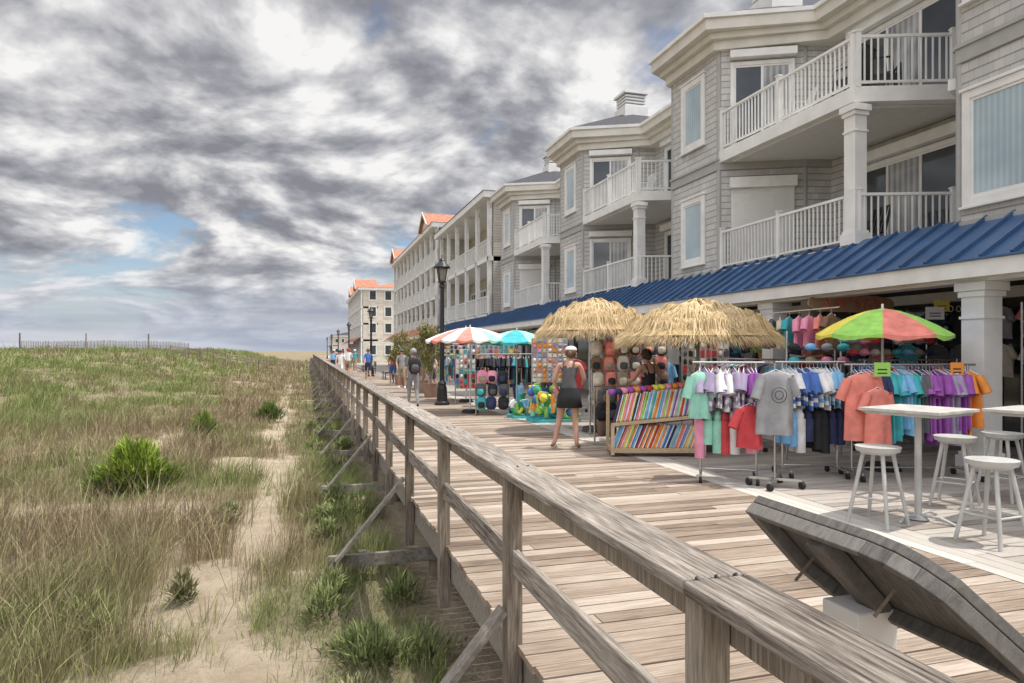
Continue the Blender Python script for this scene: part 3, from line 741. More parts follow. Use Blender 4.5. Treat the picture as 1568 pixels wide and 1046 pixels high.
def rackframe(mb,p,q,z,base=.28,m=None):
    m=m or CHROME; p=Vector((*p,0));q=Vector((*q,0));d=(q-p).normalized();s=Vector((-d.y,d.x,0))
    up=Vector((0,0,1))
    for e0 in(p,q):
        mb.cyl(e0+up*.1,e0+up*z,.016,.016,m,8); mb.cyl(e0-s*base+up*.1,e0+s*base+up*.1,.016,.016,m,8)
        for k in(-1,1):
            c=e0+s*base*k; mb.cyl(c+up*.04-d*.018,c+up*.04+d*.018,.04,.04,RUBBER,12); mb.cyl(c+up*.05,c+up*.1,.012,.012,m,6)
    mb.cyl(p-d*.1+up*z,q+d*.1+up*z,.016,.016,m,8); mb.cyl(p+up*.14,q+up*.14,.014,.014,m,8)
def rack(name,p,q,z,items,turn=math.pi/2,low=None,sp=.065,w=.5,h=.68):
    e=empty(name);mb=MB();rackframe(mb,p,q,z);mb.done('frame',e)
    mb=MB();P=Vector(p);Q=Vector(q);Ln=(Q-P).length;d=(Q-P)/Ln;rot=math.atan2(d.y,d.x)+turn
    n=int(Ln/sp)
    for i in range(n+1):
        c=P+d*(Ln*i/n+U(-.01,.01)); it=items[int(i/(n+1)*len(items))]
        ms=[C(a) for a in it.split('/')]
        garment(mb,TR(c.x,c.y,z-.06+U(-.02,.0),rot+U(-.3,.3)),w*U(.85,1.05),h*U(.82,1.12),ms,.24,.028)
        if low and i%2==0: 
            pants(mb,TR(c.x+U(-.02,.02),c.y,z-.62,rot+U(-.3,.3)),.4,U(.42,.6),C(random.choice(low)))
    mb.done('garments',e)
    return e
rack('clothes_rack',(4.85,7.72),(5.42,7.36),1.5,['lilac/white','white/lilac','lilac/white','purple/white'],low=['red','coral','mint','green','pink','white','red'],sp=.05,h=.52)
rack('clothes_rack',(6.02,7.62),(6.72,7.42),1.5,['white/blue','blue/white','white/sky','sky/white'],low=['navy','sky','white','dgrey','black','coral'],sp=.05,h=.52)
rack('clothes_rack',(6.75,7.2),(8.2,6.78),1.47,['dgrey','coral','navy','teal','sky','teal','dgrey','purple','purple','lilac','purple','orange'],sp=.045,h=.88)
e=empty('tshirt_display');mb=MB()
for (x,y,z,r,w,h,cs) in [(5.42,6.98,1.42,-.25,.52,.78,['grey']),(6.62,6.9,1.38,-.3,.5,.85,['coral']),(6.75,6.78,1.2,-.1,.42,.75,['coral']),(4.72,7.55,1.4,-.2,.3,.6,['mint']),(5.2,7.2,1.0,-.2,.36,.55,['red'])]:
    garment(mb,TR(x,y,z,r),w,h,[C(c) for c in cs],.26,.06)
mb.cyl((5.42,7.0,.1),(5.42,7.0,1.5),.014,.014,CHROME,8); mb.beam((5.2,6.8,.1),(5.65,7.2,.1),.03,.03,CHROME); mb.beam((5.2,7.2,.1),(5.65,6.8,.1),.03,.03,CHROME)
for a,b in((5.2,6.8),(5.65,7.2),(5.2,7.2),(5.65,6.8)): mb.cyl((a-.02,b,.045),(a+.02,b,.045),.045,.045,RUBBER,12)
mb.M=TR(5.42,6.98,1.42,-.25); mb.torus((0,-.095,-.30),.09,.006,C('dgrey'),'y',20,4); mb.torus((0,-.095,-.30),.05,.006,C('dgrey'),'y',16,4); mb.M=None
mb.done('shirts',e)
def tag(x,y,z,col,w=.2,h=.16,rot=-.28):
    mb=MB();mb.M=TR(x,y,z,rot);m=mat('card_'+col,PAL[col],.5,amt=.02)
    mb.box(-w/2,w/2,-.004,.004,-h/2,h/2,m);mb.cyl((0,0,h/2),(0,0,h/2+.05),.004,.004,CHROME,5)
    for k in range(2): mb.box(-w*.3,w*.3,-.006,-.0045,-.01-k*.045,.006-k*.045,C('black'))
    mb.done('price_sign')
tag(6.78,6.74,1.42,'lime',.2,.17);tag(7.95,6.72,1.42,'orange',.17,.16);tag(8.0,12.2,1.9,'white');tag(9.6,8.5,2.25,'white',.3,.2);tag(10.2,8.9,2.4,'yellow',.26,.18);tag(8.2,9.9,2.1,'white',.25,.2)

def shoprack(p,q,z,pool,sp=.075,h=.7,low=None):
    rack('clothes_rack',p,q,z,[random.choice(pool) for _ in range(16)],sp=sp,h=h,low=low)
dk=['black','navy','dgrey','red','teal','blue','grey','purple','coral','white','pink','sky','lime']
shoprack((8.6,8.9),(10.6,8.6),1.5,dk); shoprack((7.4,9.4),(7.6,11.2),1.5,dk)
shoprack((9.3,5.9),(10.9,5.6),1.5,['red','grey','white','teal','coral','navy','dgrey'])
shoprack((8.9,11.6),(10.9,11.3),1.5,dk); shoprack((7.1,12.6),(7.3,15.),1.5,dk)
shoprack((6.9,17),(7.1,20),1.5,dk,.1);shoprack((5.0,19.6),(6.6,19.3),1.55,['black','dgrey','navy','blue','teal','black'],.09,.8)
shoprack((4.4,22.8),(5.8,22.5),1.5,dk,.1)
e=empty('hanging_tshirts');mb=MB()
for row,z in enumerate((2.42,1.78)):
    for k in range(26):
        y=6.2+k*.62+U(-.05,.05); garment(mb,TR(11.2,y,z,math.pi/2+U(-.1,.1)),.5,.55,[C(random.choice(['navy','teal','red','grey','white','black','coral','cream','blue','dgrey']))],.2,.04)
for k in range(9):
    x=8.9+.27*k
    if x<11.3: garment(mb,TR(x,10.9,2.08,U(-.3,.3)),.40,.5,[C(random.choice(['cream','coral','grey','navy','teal','red','white','brown']))],.2,.04); garment(mb,TR(x,13.9,2.2,U(-.2,.2)),.46,.6,[C(random.choice(dk))],.2,.04)
for k in range(9):
    garment(mb,TR(7.95+.02*k,8.9+.27*k,2.25,U(.1,.9)),.42,.55,[C(random.choice(['dgrey','teal','cream','navy','coral','brown','pink']))],.2,.04)
for k in range(4): garment(mb,TR(9.4+.42*k,4.9+.3*k,2.25,U(-.2,.3)),.5,.65,[C(['grey','red','red','white'][k])],.22,.05)
mb.beam((8.8,10.9,2.16),(11.3,10.9,2.16),.02,.02,CHROME);mb.beam((8.8,13.9,2.28),(11.3,13.9,2.28),.02,.02,CHROME);mb.beam((7.93,8.7,2.33),(8.12,11.3,2.33),.02,.02,CHROME)
mb.done('shirts',e)
# caps on a slat wall and accessories
def caps(x0,x1,y,z0,rows,cols):
    e=empty('cap_display');mb=MB()
    for x in(x0-.05,x1+.05): mb.cyl((x,y+.1,0),(x,y+.1,z0+rows*.2+.05),.018,.018,CHROME,8)
    for r in range(rows):
        mb.beam((x0-.05,y+.08,z0+r*.2-.03),(x1+.05,y+.08,z0+r*.2-.03),.015,.02,CHROME)
        for c in range(cols):
            x=x0+(x1-x0)*c/(cols-1);m=C(random.choice(['khaki','navy','white','red','grey','teal','cream','pink','black','sky']))
            mb.ball((x,y,z0+r*.2),(.085,.09,.065),m,1,10,6);mb.ball((x,y-.10,z0+r*.2-.025),(.065,.07,.010),m,1,8,4)
    mb.done('caps',e)
caps(8.7,10.6,9.5,1.62,3,9);caps(7.0,7.9,8.6,1.5,2,4);caps(9.9,11.2,7.2,1.5,4,6)

# towel stand
def towelstand():
    e=empty('towel_stand');mb=MB();W=1.42
    M=TR(4.55,9.72,0,-.30);mb.M=M
    WD=wood('stand_wood',[(.30,.20,.11),(.48,.35,.21),(.58,.46,.31)],(6,6,6))
    mb.beam((0,0,.10),(W,0,.10),.05,.07,WD);mb.beam((-.02,-.02,.50),(W+.02,-.02,.64),.03,.05,WD);mb.beam((0,.6,.10),(W,.6,.10),.05,.09,WD)
    for x in(0,W): mb.beam((x,0,.03),(x,.0,.50),.05,.05,WD);mb.beam((x,.0,.1),(x,.6,.1),.05,.07,WD);mb.beam((x,.6,.0),(x,.55,1.0),.05,.05,WD)
    mb.done('frame',e)
    cols=['orange','lime','sky','pink','yellow','teal','red','blue','purple','mint','navy','coral','orange']
    mb=MB()
    for r,(z0,y0,hh) in enumerate(((.14,.03,.37),(.54,.03,.48))):
        n=19
        for i in range(n):
            x=.02+i*(W-.12)/n; a=.40 if r==0 else .30
            c=random.choice(cols);c2=random.choice(cols);hh2=hh+U(-.02,.02);base=z0+(.13*i/n if r else 0)
            for s in range(4):
                mb.M=M@Matrix.Translation((x+s*.0175,y0+U(-.008,.008),base))@Matrix.Rotation(-.42 if r else -.12,4,'X')@Matrix.Rotation(a+U(-.02,.02),4,'Y')
                cc=C([c,c,'white',c2][s])
                mb.box(0,.017,0,.30,0,hh2,cc)
                mb.cyl((.0085,-.0,.008),(.0085,-.0,hh2-.004),.0088,.0088,cc,6)
                mb.cyl((.0085,-.0,hh2),(.0085,.30,hh2),.0088,.0088,cc,6)
    mb.done('towels',e)
    mb=MB();
    for i in range(14):
        mb.M=M@Matrix.Translation((.1*i+.05,.45,.93+.01*i)); mb.ball((0,0,.05),(.055,.16,.05),C(random.choice(cols)),.6,8,5)
    mb.done('rolled_towels',e)
towelstand()

def bag(mb,x,y,z,s,c,c2,rot=0):
    mb.M=TR(x,y,z,rot); mb.ball((0,0,0),(.15*s,.08*s,.19*s),c,.65,10,7); mb.ball((0,-.075*s,-.05*s),(.10*s,.04*s,.09*s),c2,.65,8,5)
    mb.tube([(-.05*s,0,.17*s),(-.03*s,0,.25*s),(.03*s,0,.25*s),(.05*s,0,.17*s)],.008,c2,5); mb.M=None
def bagrack(name,p,q,z0,z1,rows,cols,pool,s=1.):
    e=empty(name);mb=MB();P=Vector(p);Q=Vector(q);d=(Q-P);L_=d.length;d=d/L_;nrm=Vector((d.y,-d.x))
    for c in(P,Q): mb.cyl((c.x,c.y,0),(c.x,c.y,z1),.018,.018,CHROME,8); mb.beam((c.x-nrm.x*.3,c.y-nrm.y*.3,.03),(c.x+nrm.x*.3,c.y+nrm.y*.3,.03),.03,.03,CHROME)
    k=z0
    while k<=z1: mb.cyl((P.x,P.y,k),(Q.x,Q.y,k),.006,.006,CHROME,5);k+=.12
    mb.done('frame',e);mb=MB();rot=math.atan2(d.y,d.x)
    for r in range(rows):
        for c in range(cols):
            u=(c+.5)/cols*L_+U(-.03,.03);pt=P+d*u+nrm*.11;z=z0+(z1-z0)*(r+.5)/rows
            bag(mb,pt.x,pt.y,z,s*U(.85,1.05),C(random.choice(pool)),C(random.choice(pool)),rot+U(-.15,.15))
    mb.done('bags',e)
bagrack('bag_rack',(5.3,12.35),(6.75,11.95),.35,1.85,5,6,['brown','khaki','cream','coral','dgrey','cream','black'],.78)
bagrack('bag_rack',(4.15,17.05),(4.95,16.8),.15,1.15,3,3,['dgrey','black','teal','khaki','navy','pink'],1.)
bagrack('bag_rack',(4.85,11.1),(5.2,11.2),.15,1.0,3,2,['brown','black','dgrey'],.9)
bagrack('flipflop_rack',(6.4,14.8),(7.0,14.6),.3,1.9,6,3,['pink','black','brown','teal','cream'],.6)
def griddisplay(name,x0,y0,x1,y1,z0,z1,nx,nz,pool):
    e=empty(name);mb=MB();a=Vector((x0,y0));b=Vector((x1,y1));d=b-a;rot=math.atan2(d.y,d.x);Ln=d.length
    mb.M=TR(x0,y0,0,rot)
    for x in(0,Ln): mb.cyl((x,.03,0),(x,.03,z1),.016,.016,CHROME,6)
    mb.box(0,Ln,.02,.04,z0,z1,C('cream'))
    for i in range(nx):
        for j in range(nz):
            cx=(i+.5)/nx*Ln;cz=z0+(j+.5)/nz*(z1-z0);w=Ln/nx*.36*U(.8,1.1);h=(z1-z0)/nz*.4*U(.8,1.1)
            if R()<.6: mb.box(cx-w,cx+w,-.03*R()-.01,.019,cz-h,cz+h,C(random.choice(pool)))
            else: mb.ball((cx,-.02,cz),(w,.05,h),C(random.choice(pool)),.8,8,5)
    mb.done('display',e)
br=['pink','yellow','lime','sky','orange','red','blue','teal','white','coral','purple']
griddisplay('toy_display',5.1,15.35,5.9,15.1,.9,1.95,7,9,['pink','coral','sky','white','cream','orange','lilac','white'])
griddisplay('toy_display',6.0,13.6,6.9,13.3,.8,1.9,7,8,['pink','red','orange','white','coral'])
griddisplay('postcard_stand',4.3,20.3,4.9,20.2,.5,1.7,5,8,['blue','teal','black','white','red'])
griddisplay('sunglasses_stand',7.3,12.3,8.2,12.,.7,2.0,8,8,['dgrey','black','white','grey','red'])
def toys(x,y,n,seed):
    random.seed(seed);e=empty('beach_toys');mb=MB()
    mb.box(x-.1,x+1.05,y-.25,y+.35,0,.06,C('teal'))
    for i in range(n):
        px,py,pz=x+U(0,1.),y+U(-.25,.3),U(.1,.75);c=C(random.choice(['lime','yellow','sky','green','orange','teal','lime','pink','blue','mint']))
        t=R()
        if t<.35: mb.cyl((px,py,pz-.08),(px+U(-.04,.04),py,pz+.1),.06,.09,c,12)
        elif t<.6: mb.ball((px,py,pz),(.1,.1,.1),c,1,10,7)
        elif t<.8: mb.torus((px,py,pz),.13,.045,c,'y',16,6,[c,C('white'),c,C('yellow')])
        else: mb.beam((px,py,pz-.2),(px+U(-.1,.1),py,pz+.2),.09,.02,c)
    mb.done('toys',e)
toys(5.05,15.0,52,3);toys(4.9,16.1,30,4)
random.seed(11)

def sign():
    e=empty('surf_shop_sign');mb=MB();WD=wood('sign_board',[(.26,.15,.09),(.40,.26,.16),(.52,.38,.26)],(3,3,20))
    zc=2.50;xc=9.45;yc=10.1;pts=[]
    for i in range(28):
        t=2*math.pi*i/28; pts.append((xc+.95*(1 if math.cos(t)>0 else -1)*abs(math.cos(t))**.6,zc+.155*(1 if math.sin(t)>0 else -1)*abs(math.sin(t))**.7))
    n=28;vs=[(x,yc-.04,z) for x,z in pts]+[(x,yc,z) for x,z in pts]
    mb.add(vs,[tuple(range(n)),tuple(range(2*n-1,n-1,-1))]+[(i,(i+1)%n,n+(i+1)%n,n+i) for i in range(n)],WD)
    for dx in(-.6,.6): mb.cyl((xc+dx,yc-.02,zc+.13),(xc+dx,yc-.02,2.78),.01,.01,BLACK,5)
    mb.done('board',e)
    cu=bpy.data.curves.new('lettering','FONT');cu.body='SURF SHOP';cu.size=.26;cu.extrude=.008;cu.align_x='CENTER';cu.align_y='CENTER'
    cu.materials.append(C('coral'));o=bpy.data.objects.new('lettering',cu);scene.collection.objects.link(o);o.location=(xc,yc-.055,zc);o.rotation_euler=(math.pi/2,0,0);o.parent=e
sign()
mb=MB();mb.box(10.7,11.2,9.3,9.34,2.3,2.48,C('black'));mb.torus((10.85,9.29,2.39),.05,.008,C('white'),'y');mb.torus((11.03,9.29,2.39),.05,.008,C('white'),'y');mb.done('shop_sign')

def planter(x,y,h,seed):
    rnd=np.random.RandomState(seed);e=empty('potted_tree');mb=MB();mb.cyl((x,y,0),(x,y,.5),.22,.32,mat('terracotta',(.30,.2,.15),.8),16)
    for k in range(6):
        t=k*1.05; a=Vector((x+math.cos(t)*.35,y+math.sin(t)*.35,h*U(.6,.95))); mb.cyl((x,y,.5),(x+math.cos(t)*.08,y+math.sin(t)*.08,h*.4),.035,.025,BRACEW,6);mb.cyl((x+math.cos(t)*.08,y+math.sin(t)*.08,h*.4),a,.022,.008,BRACEW,5)
    mb.done('pot_and_trunk',e)
    n=2600;cl=rnd.normal(0,1,(14,3))*np.array([.3,.3,.33*h/2.6])+np.array([x,y,h*.68]);I=rnd.randint(0,14,n)
    b=cl[I]+rnd.normal(0,.11,(n,3));t=rnd.normal(0,.07,(n,3));q=rnd.rand(n,1)
    blades('leaves',b,t,np.full(n,.045),np.array([.34,.30,.12])*q+np.array([.13,.14,.05])*(1-q),e)
planter(4.2,24.,2.9,3);planter(4.35,26.6,2.6,4);planter(4.3,33,2.4,5)
def bench(x,y,rot):
    mb=MB();mb.M=TR(x,y,0,rot)
    for k in range(4): mb.box(-.75,.75,-.2+.11*k,-.1+.11*k,.43,.46,BRACEW)
    for k in range(3): mb.box(-.75,.75,.24,.27,.55+.12*k,.65+.12*k,BRACEW)
    for s in(-.65,.65): mb.box(s-.03,s+.03,-.2,-.15,0,.43,BLACK);mb.box(s-.03,s+.03,.2,.24,0,.88,BLACK);mb.box(s-.03,s+.03,-.2,.22,.38,.43,BLACK)
    mb.done('boardwalk_bench')
for yy in (29,31.2,35,40,50,56): bench(4.45,yy,-math.pi/2)
for (x,y,c1) in [(6.3,24,'red'),(6.2,27,'teal'),(6.3,31,'white'),(6.2,36,'sky')]:
    griddisplay('shop_display',x,y,x+1.1,y-.2,.3,1.9,6,9,br+['black','navy','dgrey'])

def fence():
    mb=MB()
    pts=[(-27+1.9*k,78+.5*math.sin(k)) for k in range(9)]
    for (a,b),(c,d) in zip(pts[:-1],pts[1:]):
        za=float(Hh(a,b));zc=float(Hh(c,d))
        for i in range(14):
            t=i/14;x=a+(c-a)*t;y=b+(d-b)*t;z=za+(zc-za)*t; mb.box(x-.03,x+.03,y-.01,y+.01,z,z+1.35+U(-.08,.05),BRACEW)
        mb.beam((a,b,za+.9),(c,d,zc+.9),.02,.03,BRACEW)
    for (a,b) in pts[::3]: z=float(Hh(a,b));mb.cyl((a,b,z),(a,b,z+2.1),.08,.07,POSTW,6)
    mb.done('sand_fence')
    mb=MB()
    for k in range(12):
        a=-11.5+.9*k;b=66+2.2*k;z=float(Hh(a,b))+.5
        mb.cyl((a,b,z-1),(a,b,z+.85),.07,.07,POSTW,6)
        if k<11:
            c=a+.9;d=b+2.2;z2=float(Hh(c,d))+.5; mb.beam((a,b,z+.7),(c,d,z2+.7),.06,.14,POSTW);mb.beam((a,b,z+.3),(c,d,z2+.3),.06,.1,POSTW)
    mb.done('dune_crossing_rail')
fence()

# ------------------------------------------------------------------ people
DEF=dict(pel=(0,0,.95),sp=(0,0,1.10),ch=(0,.0,1.28),nk=(0,0,1.44),jaw=(0,.02,1.50),sk=(0,.0,1.575),top=(0,-.008,1.63),
 shL=(-.165,0,1.385),elL=(-.225,-.02,1.12),wrL=(-.24,.05,.88),haL=(-.24,.07,.81),shR=(.165,0,1.385),elR=(.225,-.02,1.12),wrR=(.24,.05,.88),haR=(.24,.07,.81),
 hipL=(-.09,0,.87),knL=(-.1,.02,.5),anL=(-.1,-.03,.09),toL=(-.11,.13,.035),hipR=(.09,0,.87),knR=(.1,.02,.5),anR=(.1,-.03,.09),toR=(.11,.13,.035))
RAD=dict(pel=.118,sp=.10,ch=.118,nk=.05,jaw=.062,sk=.084,top=.062,sh=.055,el=.039,wr=.027,ha=.032,hip=.092,kn=.056,an=.036,to=.032)
EDG=[('pel','sp','torso'),('sp','ch','torso'),('ch','nk','neck'),('nk','jaw','head'),('jaw','sk','head'),('sk','top','head')]
for s in'LR': EDG+=[('ch','sh'+s,'shoulder'),('sh'+s,'el'+s,'uparm'),('el'+s,'wr'+s,'forearm'),('wr'+s,'ha'+s,'hand'),('pel','hip'+s,'hips'),('hip'+s,'kn'+s,'thigh'),('kn'+s,'an'+s,'calf'),('an'+s,'to'+s,'foot')]
def person(name,x,y,rot,pose,region,extra,scale=1.,skin=None,fat=1.):
    skin=skin or SKIN; J={k:Vector(v) for k,v in DEF.items()}; J.update({k:Vector(v) for k,v in pose.items()})
    names=list(J);vs=[J[k] for k in names];idx={k:i for i,k in enumerate(names)}
    rad=[RAD[k] if k in RAD else RAD[k[:-1]] for k in names]
    rad=[r*(fat if k[:2] in('pe','sp','ch','hi','kn') else 1) for r,k in zip(rad,names)]
    ed=[(idx[a],idx[b]) for a,b,_ in EDG]; segs=[(J[a],J[b],r) for a,b,r in EDG]
    for s in'LR':
        w=J['wr'+s];h=J['ha'+s];d=(h-w).normalized();sd=d.cross(Vector((1,0,0)));sd=Vector((0,1,0)) if sd.length<.1 else sd.normalized()
        ins=Vector((1 if s=='L' else -1,0,0))
        for k in range(4):
            o=sd*(.018*(k-1.5)); ln=(.055,.065,.06,.045)[k]
            a=h+o+d*.03;b=a+d*ln*.5+ins*.006;c=b+d*ln*.5+ins*.02
            i0=len(vs);vs+=[a,b,c];rad+=[.009,.0085,.0075];ed+=[(idx['ha'+s],i0),(i0,i0+1),(i0+1,i0+2)];segs+=[(h,c,'hand')]
        a=h-sd*-.035-d*.01;b=a+sd*.02+d*.03+ins*.01;i0=len(vs);vs+=[a,b];rad+=[.01,.008];ed+=[(idx['ha'+s],i0),(i0,i0+1)];segs+=[(a,b,'hand')]
    me=bpy.data.meshes.new(name+'_sk');me.from_pydata(vs,ed,[]);ob=bpy.data.objects.new(name+'_sk',me);scene.collection.objects.link(ob)
    ob.modifiers.new('skin','SKIN');
    sv=me.skin_vertices[0].data
    for i,r in enumerate(rad): sv[i].radius=(r,r); sv[i].use_root=(i==idx['pel'])
    ss_=ob.modifiers.new('sub','SUBSURF');ss_.levels=2;ss_.render_levels=2
    dg=bpy.context.evaluated_depsgraph_get();dg.update();m2=bpy.data.meshes.new_from_object(ob.evaluated_get(dg))
    bpy.data.objects.remove(ob);m2.materials.clear();ms=[]
    for p in m2.polygons:
        c=p.center;best=None;bd=9
        for a,b,r in segs:
            ab=b-a;t=max(0,min(1,(c-a).dot(ab)/max(ab.length_squared,1e-9)));dd=(c-(a+ab*t)).length
            if dd<bd: bd=dd;best=r
        m=region(best,c) or skin
        if m not in ms: ms.append(m);m2.materials.append(m)
        p.material_index=ms.index(m);p.use_smooth=True
    e=empty(name,(x,y,0));e.rotation_euler[2]=rot;e.scale=(scale,)*3
    b=bpy.data.objects.new('body',m2);scene.collection.objects.link(b);b.parent=e
    mb=MB();h=J['sk']
    for s in(-1,1): mb.ball(h+Vector((s*.032,.080,-.012)),(.013,.008,.008),WHITE,1,8,5);mb.ball(h+Vector((s*.032,.087,-.012)),(.006,.004,.006),BLACK,1,6,4);mb.ball(h+Vector((s*.092,-.0,-.025)),(.012,.02,.032),skin,1,8,5)
    mb.ball(h+Vector((0,.092,-.04)),(.013,.02,.024),skin,1,8,5);mb.ball(h+Vector((0,.078,-.075)),(.025,.01,.008),mat('lips',(.42,.15,.13),.5),1,8,4)
    extra(mb,J);mb.done('details',e)
    return e
def skirt(mb,z0,z1,r0,r1,m,sq=.78,cx=0,cy=0,n=20):
    vs=[];f=[]
    R5=[(z0,r0),(z0*.6+z1*.4,r0*.55+r1*.5),(z1,r1),(z1,r1*.93)]
    for j,(z,r) in enumerate(R5):
        for i in range(n): t=2*math.pi*i/n;k=1+(.05*math.sin(5*t) if j>0 else 0);vs.append((cx+math.cos(t)*r*k,cy+math.sin(t)*r*sq*k,z))
    for j in range(3):
        for i in range(n):a=j*n+i;b=j*n+(i+1)%n;f.append((a,a+n,b+n,b))
    mb.add(vs,f,m,True)
DG=C('dgrey');BK=C('black')
def reg1(r,c):
    if r=='torso' : return DG if c.z<1.36 else None
    if r in('neck','shoulder') and c.z<1.33: return DG
    if r=='hips' : return BK
    if r=='thigh' and c.z>.80: return BK
    if r=='foot' and c.z<.045: return BK
def ex1(mb,J):
    skirt(mb,1.0,.68,.145,.215,BK,.8,0,.0); h=J['sk']
    mb.ball(h+Vector((0,-.02,.0)),(.097,.095,.10),HAIRB,1,12,8);mb.ball(h+Vector((0,-.11,-.03)),(.035,.05,.06),HAIRB,1,8,6)
    mb.ball(h+Vector((0,.0,.045)),(.101,.108,.062),C('white'),1,14,8);mb.ball(h+Vector((0,.11,.035)),(.07,.08,.012),C('pink'),1,12,5)
    for s in(-1,1): mb.tube([(s*.08,-.075,1.33),(s*.085,-.03,1.42),(s*.085,.04,1.41)],.012,DG,5)
person('woman_shopping',4.2,10.68,-.5,dict(sp=(0,.01,1.1),ch=(.0,.03,1.28),nk=(.01,.06,1.44),jaw=(.02,.10,1.50),sk=(.02,.09,1.575),top=(.02,.085,1.63),
 shL=(-.165,.02,1.38),shR=(.17,.03,1.385),elL=(-.25,-.02,1.13),wrL=(-.20,.14,.96),haL=(-.17,.2,.93),elR=(.24,.10,1.13),wrR=(.20,.32,1.08),haR=(.19,.39,1.07),
 hipL=(-.09,0,.87),knL=(-.16,.03,.49),anL=(-.24,-.03,.09),toL=(-.30,.12,.035),knR=(.10,.02,.49),anR=(.13,-.04,.09),toR=(.16,.12,.035)),reg1,ex1,1.03)
def reg2(r,c):
    if r in('torso','hips','thigh') and c.z<1.27 or (r in('neck','shoulder') and c.z<1.27): return BK
def ex2(mb,J):
    h=J['sk'];mb.ball(h+Vector((0,-.02,.02)),(.10,.105,.105),HAIRD,1,12,8);mb.ball(h+Vector((0,-.09,-.02)),(.05,.05,.06),HAIRD,1,8,6)
    for s in(-1,1): mb.tube([(s*.07,-.10,1.26),(s*.08,-.04,1.40),(s*.08,.02,1.42)],.008,BK,5)
person('woman_browsing',5.72,10.75,.2,dict(nk=(0,.04,1.44),jaw=(0,.08,1.49),sk=(0,.08,1.565),top=(0,.08,1.62),elL=(-.26,.08,1.15),wrL=(-.18,.27,1.12),haL=(-.16,.34,1.12),elR=(.28,.02,1.14),wrR=(.22,.2,1.15),haR=(.2,.27,1.16)),reg2,ex2,1.0)
walk=dict(knL=(-.09,.17,.52),anL=(-.09,.16,.11),toL=(-.09,.31,.05),knR=(.09,-.02,.5),anR=(.09,-.22,.13),toR=(.09,-.1,.04),elL=(-.23,-.12,1.13),wrL=(-.24,-.1,.9),haL=(-.24,-.09,.83),elR=(.23,.04,1.13),wrR=(.23,.17,.93),haR=(.23,.21,.86))
def clothes(top,bot,shoe,short=False):
    def f(r,c):
        if r in('torso','shoulder') or(r=='neck' and c.z<1.42): return C(top)
        if r=='uparm' and c.z>1.17: return C(top)
        if r in('hips','thigh'): return C(bot) if not(short and c.z<.55) else None
        if r=='calf': return None if short else C(bot)
        if r=='foot': return C(shoe)
    return f
def exb(mb,J):
    h=J['sk'];mb.ball(h+Vector((0,-.015,.02)),(.098,.1,.1),C('grey'),1,12,8);mb.ball((0,-.17,1.2),(.16,.10,.23),BK,.7,12,8);mb.ball((0,-.26,1.12),(.11,.05,.12),DG,.7,10,6)
    for s in(-1,1):mb.tube([(s*.1,-.1,1.36),(s*.1,.03,1.45),(s*.1,.12,1.3),(s*.11,.0,1.05)],.018,BK,5)
person('man_with_backpack',2.92,19.6,.05,walk,clothes('dgrey','grey','black'),exb,1.02,fat=1.08)
def exh(c):
    def f(mb,J): h=J['sk'];mb.ball(h+Vector((0,-.01,.03)),(.1,.105,.09),C(c),1,12,8);mb.ball(h+Vector((0,.1,.03)),(.06,.07,.012),C(c),1,10,4)
    return f
for nm,x,y,r,t,b,hc,sc_ in [('man_walking',3.15,37.5,.1,'blue','navy','brown',1.05),('man_walking',2.35,42,0,'white','khaki','red',1.08),('woman_walking',1.8,40,3.1,'white','white','navy',1.),
  ('woman_walking',4.0,33.5,.1,'coral','blue','brown',1.),('woman_walking',2.7,47,.2,'grey','navy','brown',1.),('man_walking',3.4,52,3.0,'teal','khaki','white',1.04),
  ('man_walking',3.9,29.5,3.2,'grey','khaki','dgrey',1.02),('man_walking',2.2,60,3.0,'red','khaki','white',1.04),('woman_walking',3.0,64,.1,'pink','white','brown',1.),
  ('man_walking',3.6,75,.1,'navy','grey','dgrey',1.05),('woman_walking',1.9,54,.1,'sky','navy','brown',1.),('woman_walking',4.7,26.2,1.4,'cream','dgrey','brown',1.),('man_walking',5.2,31,2.,'sky','khaki','dgrey',1.04)]:
    person(nm,x,y,r,walk,clothes(t,b,'white',True),exh(hc),sc_,fat=1.1)
person('shopper',6.3,20.5,.6,{},clothes('white','navy','black'),exh('brown'),1.)
person('shopper',5.9,16.6,-.6,{},clothes('coral','dgrey','white',True),exh('brown'),.98)

# ------------------------------------------------------------------ sun / sky
SE=math.radians(67)
sx,sy=.93,-.34
l=math.hypot(sx,sy);sx/=l;sy/=l
sun=bpy.data.lights.new('sun','SUN');sun.energy=4.2;sun.angle=math.radians(.5);sun.color=(1,.95,.87)
so=bpy.data.objects.new('sun',sun);scene.collection.objects.link(so)
dirv=Vector((sx*math.cos(SE),sy*math.cos(SE),math.sin(SE)));so.rotation_euler=dirv.to_track_quat('Z','Y').to_euler()
w=bpy.data.worlds.new('World');scene.world=w;w.use_nodes=True;nt=w.node_tree;N=nt.nodes;L=nt.links;N.clear()
out=N.new('ShaderNodeOutputWorld');bg=N.new('ShaderNodeBackground');bg.inputs[1].default_value=.1;L.new(bg.outputs[0],out.inputs[0])
sk=N.new('ShaderNodeTexSky');sk.sky_type='NISHITA';sk.sun_disc=False;sk.sun_elevation=SE;sk.sun_rotation=math.atan2(sx,sy);sk.ozone_density=2.;sk.air_density=1.;sk.dust_density=.8
def M_(op,a,b=None,c=None,clamp=False):
    n=N.new('ShaderNodeMath');n.operation=op;n.use_clamp=clamp
    for i,v in enumerate((a,b,c)):
        if v is None: continue
        if isinstance(v,(int,float)): n.inputs[i].default_value=v
        else: L.new(v,n.inputs[i])
    return n.outputs[0]
